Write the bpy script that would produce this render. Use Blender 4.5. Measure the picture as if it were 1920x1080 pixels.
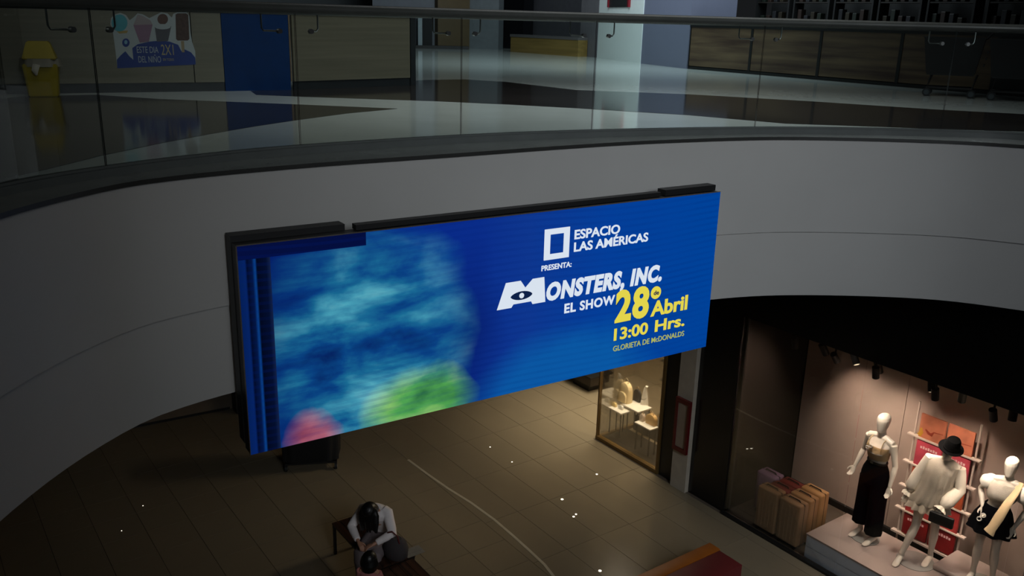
import bpy, bmesh, math, random
from mathutils import Vector, Matrix
R_ = math.radians
random.seed(4)
C = bpy.context.scene.collection
for o in list(bpy.data.objects): bpy.data.objects.remove(o)

# ------------------------------------------------------------ camera
H = 7.2                         # eye height above the lower floor
UP = 6.2                        # upper floor level
FPX, PITCH, ROLL = 1650.0, R_(17.0), R_(1.5)
F0 = Vector((0, math.cos(PITCH), -math.sin(PITCH))); U0 = Vector((0, math.sin(PITCH), math.cos(PITCH))); X0 = Vector((1, 0, 0))
CX = X0*math.cos(ROLL) + U0*math.sin(ROLL); CU = -X0*math.sin(ROLL) + U0*math.cos(ROLL)
cam = bpy.data.cameras.new('camera'); camo = bpy.data.objects.new('camera', cam); C.objects.link(camo)
camo.matrix_world = Matrix(((CX.x, CU.x, -F0.x, 0), (CX.y, CU.y, -F0.y, 0), (CX.z, CU.z, -F0.z, H), (0, 0, 0, 1)))
cam.sensor_width = 36; cam.lens = FPX/1920*36; cam.clip_end = 200
bpy.context.scene.camera = camo

# ------------------------------------------------------------ light and exposure
vs = bpy.context.scene.view_settings
bpy.context.scene.display_settings.display_device = 'sRGB'
vs.view_transform = 'Standard'; vs.look = 'None'; vs.gamma = 1; vs.exposure = 0.0; vs.use_curve_mapping = False
w = bpy.data.worlds.new('world'); bpy.context.scene.world = w; w.use_nodes = True
w.node_tree.nodes['Background'].inputs[0].default_value = (.85, .92, 1, 1)
w.node_tree.nodes['Background'].inputs[1].default_value = .010

def area(name, loc, to, sx, sy, e, col, spread=180):
    l = bpy.data.lights.new(name, 'AREA'); l.shape = 'RECTANGLE'; l.size = sx; l.size_y = sy; l.energy = e; l.color = col; l.spread = R_(spread)
    o = bpy.data.objects.new(name, l); C.objects.link(o); o.location = loc
    o.rotation_euler = (Vector(to)-Vector(loc)).to_track_quat('-Z', 'Y').to_euler(); return o
area('skylight', (6.5, -6.0, 11.5), (1.3, 8.6, 5.2), 5, 5, 60, (.86, .93, 1), 40)
area('skylight_left', (1.5, -2, 12.5), (-2.2, 6.4, 5.3), 4, 4, 3.2, (1, .85, .68), 60)
area('daylight_upper_hall', (2.6, 19.5, 11.5), (2.8, 25, 6.6), 8, 4, 500, (.78, .93, 1))
area('daylight_upper_deck', (1.5, 10.5, 11.5), (1.5, 11.5, 6.2), 6, 3, 112, (.95, .98, 1), 100)
area('atrium_fill', (4.6, 2.5, 7.0), (4.3, 9.6, .4), 2, 1, 10, (.86, .93, 1), 34)  # unseen fill, added to lift the dark podium sides
area('lamp_kiosk', (-3.5, 9.0, 9.6), (-3.8, 11.6, 6.2), 3, 2, 10, (1, .97, .84))
area('corridor_lamps', (2.25, 15.7, 4.3), (2.3, 15.4, 0), 1.4, 2, 66, (1, .89, .68), 80)
area('corridor_lamps_front', (.6, 12.2, 4.35), (.6, 12.2, 0), 2.5, 1.5, 2.5, (1, .86, .64))

# ------------------------------------------------------------ pixel <-> place helpers (survey of the photograph)
def ray(px, py): return CX*((px-960)/FPX) - CU*((py-540)/FPX) + F0
def W(px, py, z=0.0):
    r = ray(px, py); return Vector((0, 0, H)) + r*((z-H)/r.z)
UD = Vector((math.sin(R_(36)), -math.cos(R_(36)), 0)); VD = Vector((math.cos(R_(36)), math.sin(R_(36)), 0))
ROT = R_(-54)                   # rotation of the shop-front frame: local x = UD (along fronts), local y = VD (into shops)
def uv(u, v, z=0.0): return UD*u + VD*v + Vector((0, 0, z))
def WV(px, py, v):
    r = ray(px, py); return Vector((0, 0, H)) + r*(v/r.dot(VD))
def touv(p): return (p.dot(UD), p.dot(VD), p.z)

# ------------------------------------------------------------ materials
def lin(c):
    out = []
    for x in c[:3]:
        x = x/255.0; out.append(x/12.92 if x <= .04045 else ((x+.055)/1.055)**2.4)
    return (*out, 1)
MATS = {}
def P(name, col, rough=.5, metal=0, var=.08, scale=6, bump=0.0, spec=.5, sub=0):
    if name in MATS: return MATS[name]
    m = bpy.data.materials.new(name); m.use_nodes = True; nt = m.node_tree; b = nt.nodes['Principled BSDF']
    b.inputs['Roughness'].default_value = rough; b.inputs['Metallic'].default_value = metal; b.inputs['Specular IOR Level'].default_value = spec
    tc = nt.nodes.new('ShaderNodeTexCoord'); n = nt.nodes.new('ShaderNodeTexNoise'); n.inputs['Scale'].default_value = scale; n.inputs['Detail'].default_value = 4
    nt.links.new(tc.outputs['Object'], n.inputs['Vector'])
    r = nt.nodes.new('ShaderNodeValToRGB'); c = lin(col)
    r.color_ramp.elements[0].position = .3; r.color_ramp.elements[1].position = .7
    r.color_ramp.elements[0].color = (c[0]*(1-var), c[1]*(1-var), c[2]*(1-var), 1); r.color_ramp.elements[1].color = (min(1, c[0]*(1+var)), min(1, c[1]*(1+var)), min(1, c[2]*(1+var)), 1)
    nt.links.new(n.outputs['Fac'], r.inputs['Fac']); nt.links.new(r.outputs['Color'], b.inputs['Base Color'])
    if bump:
        bp = nt.nodes.new('ShaderNodeBump'); bp.inputs['Strength'].default_value = bump; bp.inputs['Distance'].default_value = .01
        n2 = nt.nodes.new('ShaderNodeTexNoise'); n2.inputs['Scale'].default_value = scale*12; nt.links.new(tc.outputs['Object'], n2.inputs['Vector'])
        nt.links.new(n2.outputs['Fac'], bp.inputs['Height']); nt.links.new(bp.outputs['Normal'], b.inputs['Normal'])
    MATS[name] = m; return m
def EM(name, col, s=1.0):
    if name in MATS: return MATS[name]
    m = bpy.data.materials.new(name); m.use_nodes = True; nt = m.node_tree
    for n in list(nt.nodes): nt.nodes.remove(n)
    e = nt.nodes.new('ShaderNodeEmission'); e.inputs[0].default_value = lin(col); e.inputs[1].default_value = s
    o = nt.nodes.new('ShaderNodeOutputMaterial'); nt.links.new(e.outputs[0], o.inputs[0]); MATS[name] = m; return m
def GLASS(name, tint=(.86, .90, .90), refl=1.0):
    m = bpy.data.materials.new(name); m.use_nodes = True; nt = m.node_tree
    for n in list(nt.nodes): nt.nodes.remove(n)
    t = nt.nodes.new('ShaderNodeBsdfTransparent'); t.inputs[0].default_value = (*tint, 1)
    g = nt.nodes.new('ShaderNodeBsdfGlossy'); g.inputs['Roughness'].default_value = .01
    fr = nt.nodes.new('ShaderNodeFresnel'); fr.inputs[0].default_value = 1.45
    mm = nt.nodes.new('ShaderNodeMath'); mm.operation = 'MULTIPLY'; mm.inputs[1].default_value = refl
    mx = nt.nodes.new('ShaderNodeMixShader'); o = nt.nodes.new('ShaderNodeOutputMaterial')
    nt.links.new(fr.outputs[0], mm.inputs[0]); nt.links.new(mm.outputs[0], mx.inputs[0]); nt.links.new(t.outputs[0], mx.inputs[1]); nt.links.new(g.outputs[0], mx.inputs[2]); nt.links.new(mx.outputs[0], o.inputs[0])
    return m
def WOOD(name, c1, c2, sc=(.6, 14, 14), rough=.45):
    if name in MATS: return MATS[name]
    m = bpy.data.materials.new(name); m.use_nodes = True; nt = m.node_tree; b = nt.nodes['Principled BSDF']; b.inputs['Roughness'].default_value = rough
    tc = nt.nodes.new('ShaderNodeTexCoord'); mp = nt.nodes.new('ShaderNodeMapping'); mp.inputs['Scale'].default_value = sc
    n = nt.nodes.new('ShaderNodeTexNoise'); n.inputs['Scale'].default_value = 1; n.inputs['Detail'].default_value = 5
    r = nt.nodes.new('ShaderNodeValToRGB'); r.color_ramp.elements[0].position = .35; r.color_ramp.elements[1].position = .65
    r.color_ramp.elements[0].color = lin(c1); r.color_ramp.elements[1].color = lin(c2)
    nt.links.new(tc.outputs['Object'], mp.inputs[0]); nt.links.new(mp.outputs[0], n.inputs['Vector']); nt.links.new(n.outputs['Fac'], r.inputs['Fac']); nt.links.new(r.outputs['Color'], b.inputs['Base Color'])
    MATS[name] = m; return m

M_FASC = P('fascia_paint', (176, 174, 170), .55, var=.03, scale=1.2)
M_GROOVE = P('groove_dark', (40, 40, 40), .8)
M_LEDGE = P('ledge_steel_stone', (118, 122, 118), .22, var=.12, scale=3)
M_LIP = P('lip_dark', (46, 46, 44), .4)
M_STEEL = P('brushed_steel', (150, 152, 150), .28, metal=1)
M_RAIL = P('rail_steel', (70, 72, 68), .42, metal=.35)
M_CHAN = P('channel_grey', (84, 88, 86), .4)
M_BLACK = P('black_paint', (16, 16, 16), .45)
M_BLACKG = P('black_gloss', (17, 16, 15), .22)
M_BLACKF = P('black_fabric', (5, 5, 6), .95, bump=.3, spec=.1)
M_WHITE = P('white_paint', (205, 200, 192), .5)
M_GLASS = GLASS('rail_glass', (.88, .92, .91), .8)
M_GEDGE = P('glass_edge', (22, 34, 32), .2)
M_SGLASS = GLASS('shop_glass', (.95, .94, .92), .5)

# ------------------------------------------------------------ mesh helpers
def box(bm, a, b, mat=None):
    a = Vector(a); b = Vector(b); vs_ = []
    for x, y, z in ((a.x, a.y, a.z), (b.x, a.y, a.z), (b.x, b.y, a.z), (a.x, b.y, a.z), (a.x, a.y, b.z), (b.x, a.y, b.z), (b.x, b.y, b.z), (a.x, b.y, b.z)):
        p = Vector((x, y, z)); vs_.append(bm.verts.new(mat @ p if mat else p))
    for f in ((0, 3, 2, 1), (4, 5, 6, 7), (0, 1, 5, 4), (1, 2, 6, 5), (2, 3, 7, 6), (3, 0, 4, 7)): bm.faces.new([vs_[i] for i in f])
def rbox(bm, a, b, r=.02, seg=2):
    t = bmesh.new(); box(t, a, b); bmesh.ops.bevel(t, geom=list(t.edges), offset=r, segments=seg, profile=.5, affect='EDGES')
    me = bpy.data.meshes.new('t'); t.to_mesh(me); t.free(); bm.from_mesh(me); bpy.data.meshes.remove(me)
def frame(axis, ref=None):
    a = axis.normalized(); r = ref or (Vector((0, 0, 1)) if abs(a.z) < .9 else Vector((1, 0, 0)))
    x = (r - a*r.dot(a)).normalized(); return x, a.cross(x)
def loft(bm, rings, seg=12, cap=True):
    """rings: (centre, xvec, yvec) -> ellipse rings"""
    R = []
    for c, x, y in rings:
        R.append([bm.verts.new(Vector(c) + Vector(x)*math.cos(2*math.pi*i/seg) + Vector(y)*math.sin(2*math.pi*i/seg)) for i in range(seg)])
    for a, b in zip(R, R[1:]):
        for i in range(seg): bm.faces.new((a[i], a[(i+1) % seg], b[(i+1) % seg], b[i]))
    if cap: bm.faces.new(R[0][::-1]); bm.faces.new(R[-1])
    return R
def tube(bm, pts, rad, seg=10, flat=1.0, ref=None, cap=True):
    pts = [Vector(p) for p in pts]; n = len(pts); rad = rad if isinstance(rad, (list, tuple)) else [rad]*n
    rings = []; px = None
    for i, p in enumerate(pts):
        t = (pts[min(i+1, n-1)] - pts[max(i-1, 0)]).normalized()
        if px is None: x, y = frame(t, ref)
        else: x = (px - t*px.dot(t)).normalized(); y = t.cross(x)
        px = x; rings.append((p, x*rad[i], y*rad[i]*flat))
    return loft(bm, rings, seg, cap)
def ball(bm, c, r, seg=14):
    r = r if isinstance(r, (list, tuple)) else (r, r, r); c = Vector(c); rings = []
    for k in range(1, 9):
        a = math.pi*k/9; rings.append((c + Vector((0, 0, -r[2]*math.cos(a))), Vector((r[0]*math.sin(a), 0, 0)), Vector((0, r[1]*math.sin(a), 0))))
    loft(bm, rings, seg)
def cyl(bm, a, b, r, seg=16, r2=None): tube(bm, [a, b], [r, r if r2 is None else r2], seg)
def prism(bm, poly, z0, z1):
    lo = [bm.verts.new((x, y, z0)) for x, y in poly]; hi = [bm.verts.new((x, y, z1)) for x, y in poly]; n = len(poly)
    bm.faces.new(hi); bm.faces.new(lo[::-1])
    for i in range(n): bm.faces.new((lo[i], lo[(i+1) % n], hi[(i+1) % n], hi[i]))
def O(name, bm, m, parent=None, smooth=False, label=None):
    bmesh.ops.recalc_face_normals(bm, faces=list(bm.faces))
    me = bpy.data.meshes.new(name); bm.to_mesh(me); bm.free()
    if m: me.materials.append(m)
    if smooth:
        me.polygons.foreach_set('use_smooth', [True]*len(me.polygons))
        try: me.set_sharp_from_angle(angle=R_(40))
        except Exception: pass
    o = bpy.data.objects.new(name, me); C.objects.link(o)
    if parent: o.parent = parent
    if label: o['label'] = label
    return o
def tag(o, label, cat, group=None):
    o['label'] = label; o['category'] = cat
    if group: o['group'] = group
    return o
def thing(name, label, cat, loc=(0, 0, 0), rz=0, group=None):
    o = bpy.data.objects.new(name, None); o.empty_display_size = .2; C.objects.link(o); o.location = loc; o.rotation_euler = (0, 0, rz); return tag(o, label, cat, group)
def S(name, bm, m, **k):
    o = O(name, bm, m, **k); o['kind'] = 'structure'; return o
def B(name, boxes, m, parent=None, r=0, **k):
    bm = bmesh.new()
    for a, b in boxes:
        (rbox(bm, a, b, r) if r else box(bm, a, b))
    return O(name, bm, m, parent, **k)
def copy_tree(o, parent=None):
    c = o.copy(); C.objects.link(c)
    if parent: c.parent = parent
    for ch in list(o.children): copy_tree(ch, c)
    return c
def catmull(pts, n=8):
    pts = [Vector(p) for p in pts]; out = []
    for i in range(len(pts)-1):
        p0 = pts[max(i-1, 0)]; p1 = pts[i]; p2 = pts[i+1]; p3 = pts[min(i+2, len(pts)-1)]
        for k in range(n):
            t = k/n; out.append(.5*((2*p1)+(p2-p0)*t+(2*p0-5*p1+4*p2-p3)*t*t+(3*p1-p0-3*p2+p3)*t**3))
    out.append(pts[-1]); return out

# ------------------------------------------------------------ balcony: curve of the edge
ZL = UP - .056
top_px = [(0, 400), (200, 349), (333, 329), (500, 313), (640, 302), (860, 287), (1080, 271.5), (1255, 262), (1474, 256.5), (1736, 262), (1920, 272)]
E_pts = [Vector((-1.7, .6, 0)), Vector((-2.35, 2.0, 0)), Vector((-2.72, 3.6, 0))] + [Vector((W(*q, ZL).x, W(*q, ZL).y, 0)) for q in top_px] + [Vector((5.9, 8.1, 0)), Vector((6.9, 6.9, 0)), Vector((7.5, 5.4, 0))]
E = catmull(E_pts, 8)
gl_px = [(0, 350), (197, 316), (380, 293), (560, 276), (862, 256.5), (1109, 246.5), (1400, 241), (1650, 243), (1920, 252)]
G_pts = [Vector((-2.0, .5, 0)), Vector((-2.9, 1.8, 0)), Vector((-3.22, 3.6, 0))] + [Vector((W(*q, UP).x, W(*q, UP).y, 0)) for q in gl_px] + [Vector((6.4, 8.2, 0)), Vector((7.35, 7.1, 0)), Vector((8.0, 5.5, 0))]
G = catmull(G_pts, 8)
ZB, ZG = H-2.95*.926, H-2.2*.926
def strip(bm, curve, za, zb, off=0.0):
    """vertical band along a plan curve, off = outward offset (away from the void)"""
    pts = offset(curve, off); lo = [bm.verts.new((p.x, p.y, za)) for p in pts]; hi = [bm.verts.new((p.x, p.y, zb)) for p in pts]
    for i in range(len(pts)-1): bm.faces.new((lo[i], lo[i+1], hi[i+1], hi[i]))
def offset(curve, d):
    out = []
    for i, p in enumerate(curve):
        t = (curve[min(i+1, len(curve)-1)]-curve[max(i-1, 0)]); t.z = 0; t.normalize(); out.append(p + Vector((-t.y, t.x, 0))*d)
    return out
def band(bm, c1, z1, c2, z2):
    n = min(len(c1), len(c2)); a = [bm.verts.new((p.x, p.y, z1)) for p in c1]; b = [bm.verts.new((p.x, p.y, z2)) for p in c2]
    if len(c1) == len(c2):
        for i in range(n-1): bm.faces.new((a[i], a[i+1], b[i+1], b[i]))
def resample(curve, n):
    L = [0]
    for a, b in zip(curve, curve[1:]): L.append(L[-1]+(b-a).length)
    out = []; j = 0
    for k in range(n):
        s = L[-1]*k/(n-1)
        while j < len(L)-2 and L[j+1] < s: j += 1
        t = (s-L[j])/max(1e-9, L[j+1]-L[j]); out.append(curve[j].lerp(curve[j+1], t))
    return out
E = resample(E, 110); G = resample(G, 110)
bm = bmesh.new(); e1 = offset(E, .02); e2 = offset(E, .045)
band(bm, e1, ZG, e1, ZL-.03); band(bm, e1, ZG, e2, ZG)                 # upper face, soffit of the step
S('wall_balcony', bm, M_FASC, smooth=True)
bm = bmesh.new(); e3 = offset(E, .30); band(bm, e2, ZB, e2, ZG); band(bm, e2, ZB, e3, ZB)
S('wall_balcony_lower', bm, M_FASC, smooth=True)
bm = bmesh.new(); band(bm, E, ZL-.03, E, ZL); band(bm, E, ZL-.03, e1, ZL-.03); S('trim_1', bm, M_LIP, smooth=True)
gi = offset(G, -.012)
bm = bmesh.new(); band(bm, E, ZL, gi, ZL); S('trim_2', bm, M_LEDGE, smooth=True)
bm = bmesh.new(); band(bm, gi, ZL, gi, UP+.004); S('trim_3', bm, M_CHAN, smooth=True)
# upper floor slab, from the glass line back
def farring(curve):
    c = Vector((2.0, 2.0, 0)); return [c+(p-c).normalized()*38 for p in curve]
bm = bmesh.new(); band(bm, gi, UP, farring(gi), UP)
M_UF = P('upper_floor_stone', (206, 211, 206), .09, var=.06, scale=1.3, spec=.55)
fl_up = S('floor_upper', bm, M_UF)
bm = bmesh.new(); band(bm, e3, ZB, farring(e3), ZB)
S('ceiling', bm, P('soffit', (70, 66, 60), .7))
# dark stone inlays of the upper floor
M_INL = P('brown_stone_inlay', (50, 45, 43), .10, var=.12, scale=2, spec=.5)
def inlay(pix):
    bm = bmesh.new(); vs_ = [bm.verts.new(W(x, y, UP)) for x, y in pix]
    f = bm.faces.new(vs_); r = bmesh.ops.extrude_face_region(bm, geom=[f])
    for g in r['geom']:
        if isinstance(g, bmesh.types.BMVert): g.co.z += .0025
    bmesh.ops.triangulate(bm, faces=[f for f in bm.faces if len(f.verts) > 4])
    return O('stone_inlay', bm, M_INL, fl_up)
inlay([(40, 181), (180, 178), (300, 186), (430, 191), (555, 196), (650, 200), (745, 204), (650, 213), (560, 225), (480, 237), (390, 252), (300, 269), (190, 292), (90, 317), (0, 337), (-60, 352), (-160, 300), (-120, 200)])
inlay([(470, 171), (600, 162), (700, 156), (800, 150), (870, 149), (950, 154), (1080, 169), (1290, 177), (1517, 190), (1762, 206), (1990, 218), (1990, 249), (1780, 243), (1649, 238), (1474, 232), (1290, 216), (1080, 203), (950, 196), (818, 190), (700, 186), (555, 181), (480, 178)])

# ------------------------------------------------------------ glass railing
rail = thing('glass_railing', 'curved clear glass railing with steel handrail along upper balcony edge', 'railing', (G[55].x, G[55].y, UP))
def RL(bm):   # world -> local
    bmesh.ops.translate(bm, verts=list(bm.verts), vec=-Vector(rail.location)); return bm
ZR = UP + 1.03
Gd = resample(G, 600)
bm = bmesh.new(); hr = offset(Gd[::4], .085); tube(bm, [Vector((p.x, p.y, ZR)) for p in hr], .043, 16); O('handrail', RL(bm), M_RAIL, rail, smooth=True)
bm = bmesh.new(); gb = offset(Gd[::4], .02); gb2 = offset(Gd[::4], -.02)
band(bm, gb, UP+.002, gb, UP+.018); band(bm, gb2, UP+.002, gb2, UP+.018); band(bm, gb, UP+.018, gb2, UP+.018); O('base_channel', RL(bm), M_CHAN, rail)
def near(px, py):
    p = W(px, py, UP); return min(range(600), key=lambda i: (Gd[i]-Vector((p.x, p.y, 0))).length)
J = [near(197, 316), near(560, 276), near(862, 256.5), near(1109, 246.5), near(1415, 241), near(1765, 246)]
st = J[1]-J[0]; J = [J[0]-3*st, J[0]-2*st, J[0]-st] + J; J = [max(2, j) for j in J]
k = J[-1]
while k+st < 598: k += st; J.append(k)
J = sorted(set(J))
for a, b in zip(J, J[1:]):
    q_ = []; n = 11
    for k in range(n):
        t = a + .14 + (b-a-.28)*k/(n-1); f_ = int(t); q_.append(Gd[f_].lerp(Gd[min(599, f_+1)], t-f_))
    c1, c2 = offset(q_, .005), offset(q_, -.005); z0, z1 = UP+.006, UP+1.0
    bm = bmesh.new()
    q = [[bm.verts.new((c[i].x, c[i].y, z)) for i in range(n)] for c, z in ((c1, z0), (c1, z1), (c2, z1), (c2, z0))]
    for r in range(4):
        for i in range(n-1): bm.faces.new((q[r][i], q[r][i+1], q[(r+1) % 4][i+1], q[(r+1) % 4][i]))
    e_ = [bm.faces.new([q[r][0] for r in range(4)]), bm.faces.new([q[r][-1] for r in range(4)][::-1])]
    for f_ in e_: f_.material_index = 1
    gp = O('glass_panel', RL(bm), M_GLASS, rail); gp.data.materials.append(M_GEDGE)
    for j, s in ((a, 1), (b, -1)):
        i = min(598, max(1, j + s*4)); p = Gd[i]; t = (Gd[i+1]-Gd[i-1]).normalized(); nn = Vector((-t.y, t.x, 0)); z = UP+.87
        bm = bmesh.new(); p0 = Vector((p.x, p.y, z)); cyl(bm, p0-nn*.018, p0+nn*.018, .018, 14); tube(bm, [p0+nn*.01, p0+nn*.05+t*s*.03, p0+nn*.085+t*s*.085, p0+nn*.085+t*s*.10+Vector((0, 0, .02)), p0+nn*.085+t*s*.10+Vector((0, 0, ZR-z-.02))], .0065, 8)
        O('bracket', RL(bm), M_STEEL, rail, smooth=True)

# ------------------------------------------------------------ lower floor and its tiles
M_TILE = P('beige_porcelain', (124, 112, 92), .17, var=.05, scale=.9, spec=.5)
bm = bmesh.new(); box(bm, (-14, -1, -.2), (14, 30, -.012)); floor = S('floor', bm, P('grout', (26, 23, 19), .9))
def proj(p):
    d = Vector(p)-Vector((0, 0, H)); z = d.dot(F0)
    return (960+FPX*d.dot(CX)/z, 540-FPX*d.dot(CU)/z) if z > .1 else (9e9, 9e9)
def tile_mesh(lu, lv, g=.0028):
    bm = bmesh.new(); rb = .0006
    a = [bm.verts.new((x, y, -.011)) for x, y in ((-lu/2+g, -lv/2+g), (lu/2-g, -lv/2+g), (lu/2-g, lv/2-g), (-lu/2+g, lv/2-g))]
    b = [bm.verts.new((v.co.x, v.co.y, -.003)) for v in a]
    c = [bm.verts.new((v.co.x*(1-rb*2/lu), v.co.y*(1-rb*2/lv), 0)) for v in a]
    for q, r in ((a, b), (b, c)):
        for i in range(4): bm.faces.new((q[i], q[(i+1) % 4], r[(i+1) % 4], r[i]))
    bm.faces.new(c); me = bpy.data.meshes.new('tile'); bm.to_mesh(me); bm.free(); me.materials.append(M_TILE); return me
tm = {(.6, .6): tile_mesh(.6, .6), (1.2, .6): tile_mesh(1.2, .6)}
cells = []
for j in range(-14, 28):
    v0 = 3.52 + .6*j
    if v0+.6 < -4: continue
    long_ = v0 > 6.4; lu = 1.2 if long_ else .6
    for i in range(-30, 16):
        u0 = (-9.5 + 1.2*i) if long_ else (-10.19 + .6*i)
        uc, vc = u0+lu/2, v0+.3; p = uv(uc, vc)
        if p.y < 3 or p.y > 26 or abs(p.x) > 13: continue
        if v0+.6 > 9.80 and (u0+lu > -10.65 or v0 > 14.5): continue
        lv = .6
        q = proj(p); vis = -80 < q[0] < 2000 and 560 < q[1] < 1140
        if long_ and q[0] < 1000 and q[1] < 640: vis = False
        cells.append((0 if vis else 1, p.length, uc, vc, lu, p))
tm[(1.2, .2)] = tile_mesh(1.2, .2)
cells = [c if isinstance(c[4], tuple) else c[:4]+((c[4], .6), c[5]) for c in cells]
for i in range(0, 5): cells.append((0, 1, -9.5+1.2*i-.6+1.2*0, 9.62, (1.2, .2), uv(-9.5+1.2*i-.6, 9.62)))
cells.sort(key=lambda c: (c[0], c[1]))
rest = bmesh.new(); nt_ = 0; cells.append((1, 99, (-10.74-12.5)/2*0-10.745-.55, 9.62+.12, 1.1, uv(-10.745-.55, 9.72)) ) if 0 else None
for k, (f, d, uc, vc, lu, p) in enumerate(cells):
    me = tm[lu]; lu, lv_ = lu
    if f == 0 and nt_ < 298:
        o = bpy.data.objects.new('tile', me); C.objects.link(o); o.parent = floor; o.location = p; o.rotation_euler = (0, 0, ROT); nt_ += 1
    else:
        lv = lv_; g = .0028; M = Matrix.Translation(p) @ Matrix.Rotation(ROT, 4, 'Z')
        v4 = [rest.verts.new(M @ Vector((x, y, z))) for z in (-.011, 0) for x, y in ((-lu/2+g, -lv/2+g), (lu/2-g, -lv/2+g), (lu/2-g, lv/2-g), (-lu/2+g, lv/2-g))]
        rest.faces.new(v4[4:])
        for i in range(4): rest.faces.new((v4[i], v4[(i+1) % 4], v4[4+(i+1) % 4], v4[4+i]))
o = O('outer_tiles', rest, M_TILE, floor); o['kind'] = 'stuff'
# expansion joint strip
bm = bmesh.new()
pts = [W(765, 862), W(800, 888), W(840, 916), W(882, 942), W(926, 974), W(960, 1003), W(990, 1030), W(1021, 1059), W(1045, 1090)]
for a, b in zip(pts, pts[1:]):
    d = (b-a).normalized(); n = Vector((-d.y, d.x, 0))*.022
    q = [bm.verts.new(x+Vector((0, 0, z))) for z in (0, .004) for x in (a-n, b-n, b+n, a+n)]
    for f in ((4, 5, 6, 7), (0, 1, 5, 4), (1, 2, 6, 5), (2, 3, 7, 6), (3, 0, 4, 7)): bm.faces.new([q[i] for i in f])
O('joint_strip', bm, P('strip_metal', (170, 160, 140), .3), floor)
# shop floor behind the fronts
B('floor_shop', [((-10.74, 9.70, -.011), (2, 22, .003))], P('shop_floor', (92, 82, 72), .15), None); o = bpy.data.objects['floor_shop']; o.rotation_euler = (0, 0, ROT); o['kind'] = 'structure'
# glowing discs standing in for lamp reflections on the tiles
ME = EM('floor_glint_glow', (255, 244, 220), 2.2)
for q, r, lab in (((1119, 889), .018, 'small round stand-in lamp glint on tiles nearest the bag shop corner'), ((1054, 936), .022, 'stand-in lamp glint on tiles up left of the paired glints'), ((1080, 964), .016, 'upper of two touching stand-in glints on the tile floor'), ((1075.5, 968.5), .018, 'lower of two touching stand-in glints on the tile floor'), ((1125, 1070), .022, 'stand-in lamp glint at frame bottom left of red block'), ((960, 866), .012, 'tiny stand-in lamp glint on tiles under middle of the screen'), ((919, 838), .012, 'tiny stand-in lamp glint on tiles, farthest of the row under the screen'), ((228, 995), .007, 'faint tiny stand-in glint, lower of two on dark floor left'), ((268, 948), .007, 'faint tiny stand-in glint, upper of two on dark floor left')):
    p = W(*q, .004); bm = bmesh.new(); cyl(bm, (0, 0, 0), (0, 0, .004), r, 14); t = bmesh.new(); o = O('floor_glint', bm, ME); o.location = (p.x, p.y, .001); tag(o, lab, 'glint'); t.free()

# ------------------------------------------------------------ lower walls, shop fronts (local frame u,v)
def LU(name, boxes, m, struct=True, parent=None, r=0, **k):
    o = B(name, boxes, m, parent, r, **k)
    if parent is None: o.rotation_euler = (0, 0, ROT)
    if struct: o['kind'] = 'structure'
    return o
u_pillar0, u_pillar1, u_col1 = -8.80, -8.48, -7.75
u_bag0 = -10.72
LU('wall_white_pillar', [((u_pillar0, 9.68, 0), (u_pillar1, 10.6, ZB-.01))], P('pillar_white', (165, 155, 140), .5))
LU('wall_black_column', [((u_pillar1+.002, 9.76, 0), (u_col1, 11.38, ZB-.01))], M_BLACKG)
LU('wall_display_back', [((-7.80, 11.41, 0), (-6.05, 11.5, 3.4)), ((-6.043, 11.41, 0), (-4.1, 11.5, 3.4)), ((-4.093, 11.41, 0), (1, 11.5, 3.4))], P('display_wall', (178, 158, 146), .6, var=.03))
LU('wall_display_dark', [((u_col1, 11.40, 0), (-7.802, 11.5, 3.4)), ((-9.2, 11.40, 0), (u_col1, 11.5, 3.4))], M_BLACKG)
LU('baseboard_display', [((-7.74, 11.36, .003), (1, 11.408, .10))], M_BLACK)
LU('wall_shop_header', [((u_col1, 9.74, 3.2), (1, 9.84, ZB-.01))], M_BLACKG)
LU('ceiling_display', [((u_col1, 9.842, 3.22), (1, 11.405, 3.3))], P('display_ceiling', (24, 20, 18), .8))
LU('trim_shop_sill', [((u_col1, 9.70, 0), (1, 9.765, .035))], M_BLACK)
# dark left face of the display: smoked glass leaf
dg = thing('glass_partition', 'tall dark smoked glass side panel between black column and luggage', 'panel', uv(u_col1, 9.8, 0), ROT)
B('panel', [((.01, .032, .05), (.05, .12, 3.19))], P('smoke', (30, 28, 27), .12), dg); B('edge_strip', [((.052, 0, .05), (.075, .03, 3.19))], P('edge_grey', (64, 60, 56), .4), dg)
# display glass in panes
for a, b, lab in ((u_col1+.01, -5.78, 'tall clear shop window pane in front of luggage and first mannequin'), (-5.77, -3.72, 'tall clear shop window pane in front of the hatted mannequin'), (-3.71, -1.6, 'clear shop window pane at right edge of the picture')):
    o = B('window_pane', [((0, 0, .04), (b-a, .012, 3.2))], M_SGLASS); o.location = uv(a, 9.775, 0); o.rotation_euler = (0, 0, ROT); tag(o, lab, 'window')
# fire hose frame on the white pillar
fh = thing('fire_hose_cabinet', 'tall narrow red framed fire hose cabinet on white pillar', 'cabinet', uv(u_pillar0+.165, 9.68, 0), ROT)
p1 = WV(1264, 738, 9.68); z1 = p1.z; z0 = WV(1262, 838, 9.68).z
M_RED = P('fire_red', (84, 14, 16), .4)
ru = .15
for a, b in (((-ru, -.05, z1-.07), (ru, 0, z1)), ((-ru, -.05, z0), (ru, 0, z0+.07)), ((-ru, -.05, z0+.07), (-ru+.045, 0, z1-.07)), ((ru-.045, -.05, z0+.07), (ru, 0, z1-.07))): B('frame_bar', [(a, b)], M_RED, fh)
B('pane', [((-ru+.045, -.03, z0+.07), (ru-.045, -.01, z1-.07))], P('cab_pane', (140, 125, 110), .3), fh)

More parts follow.
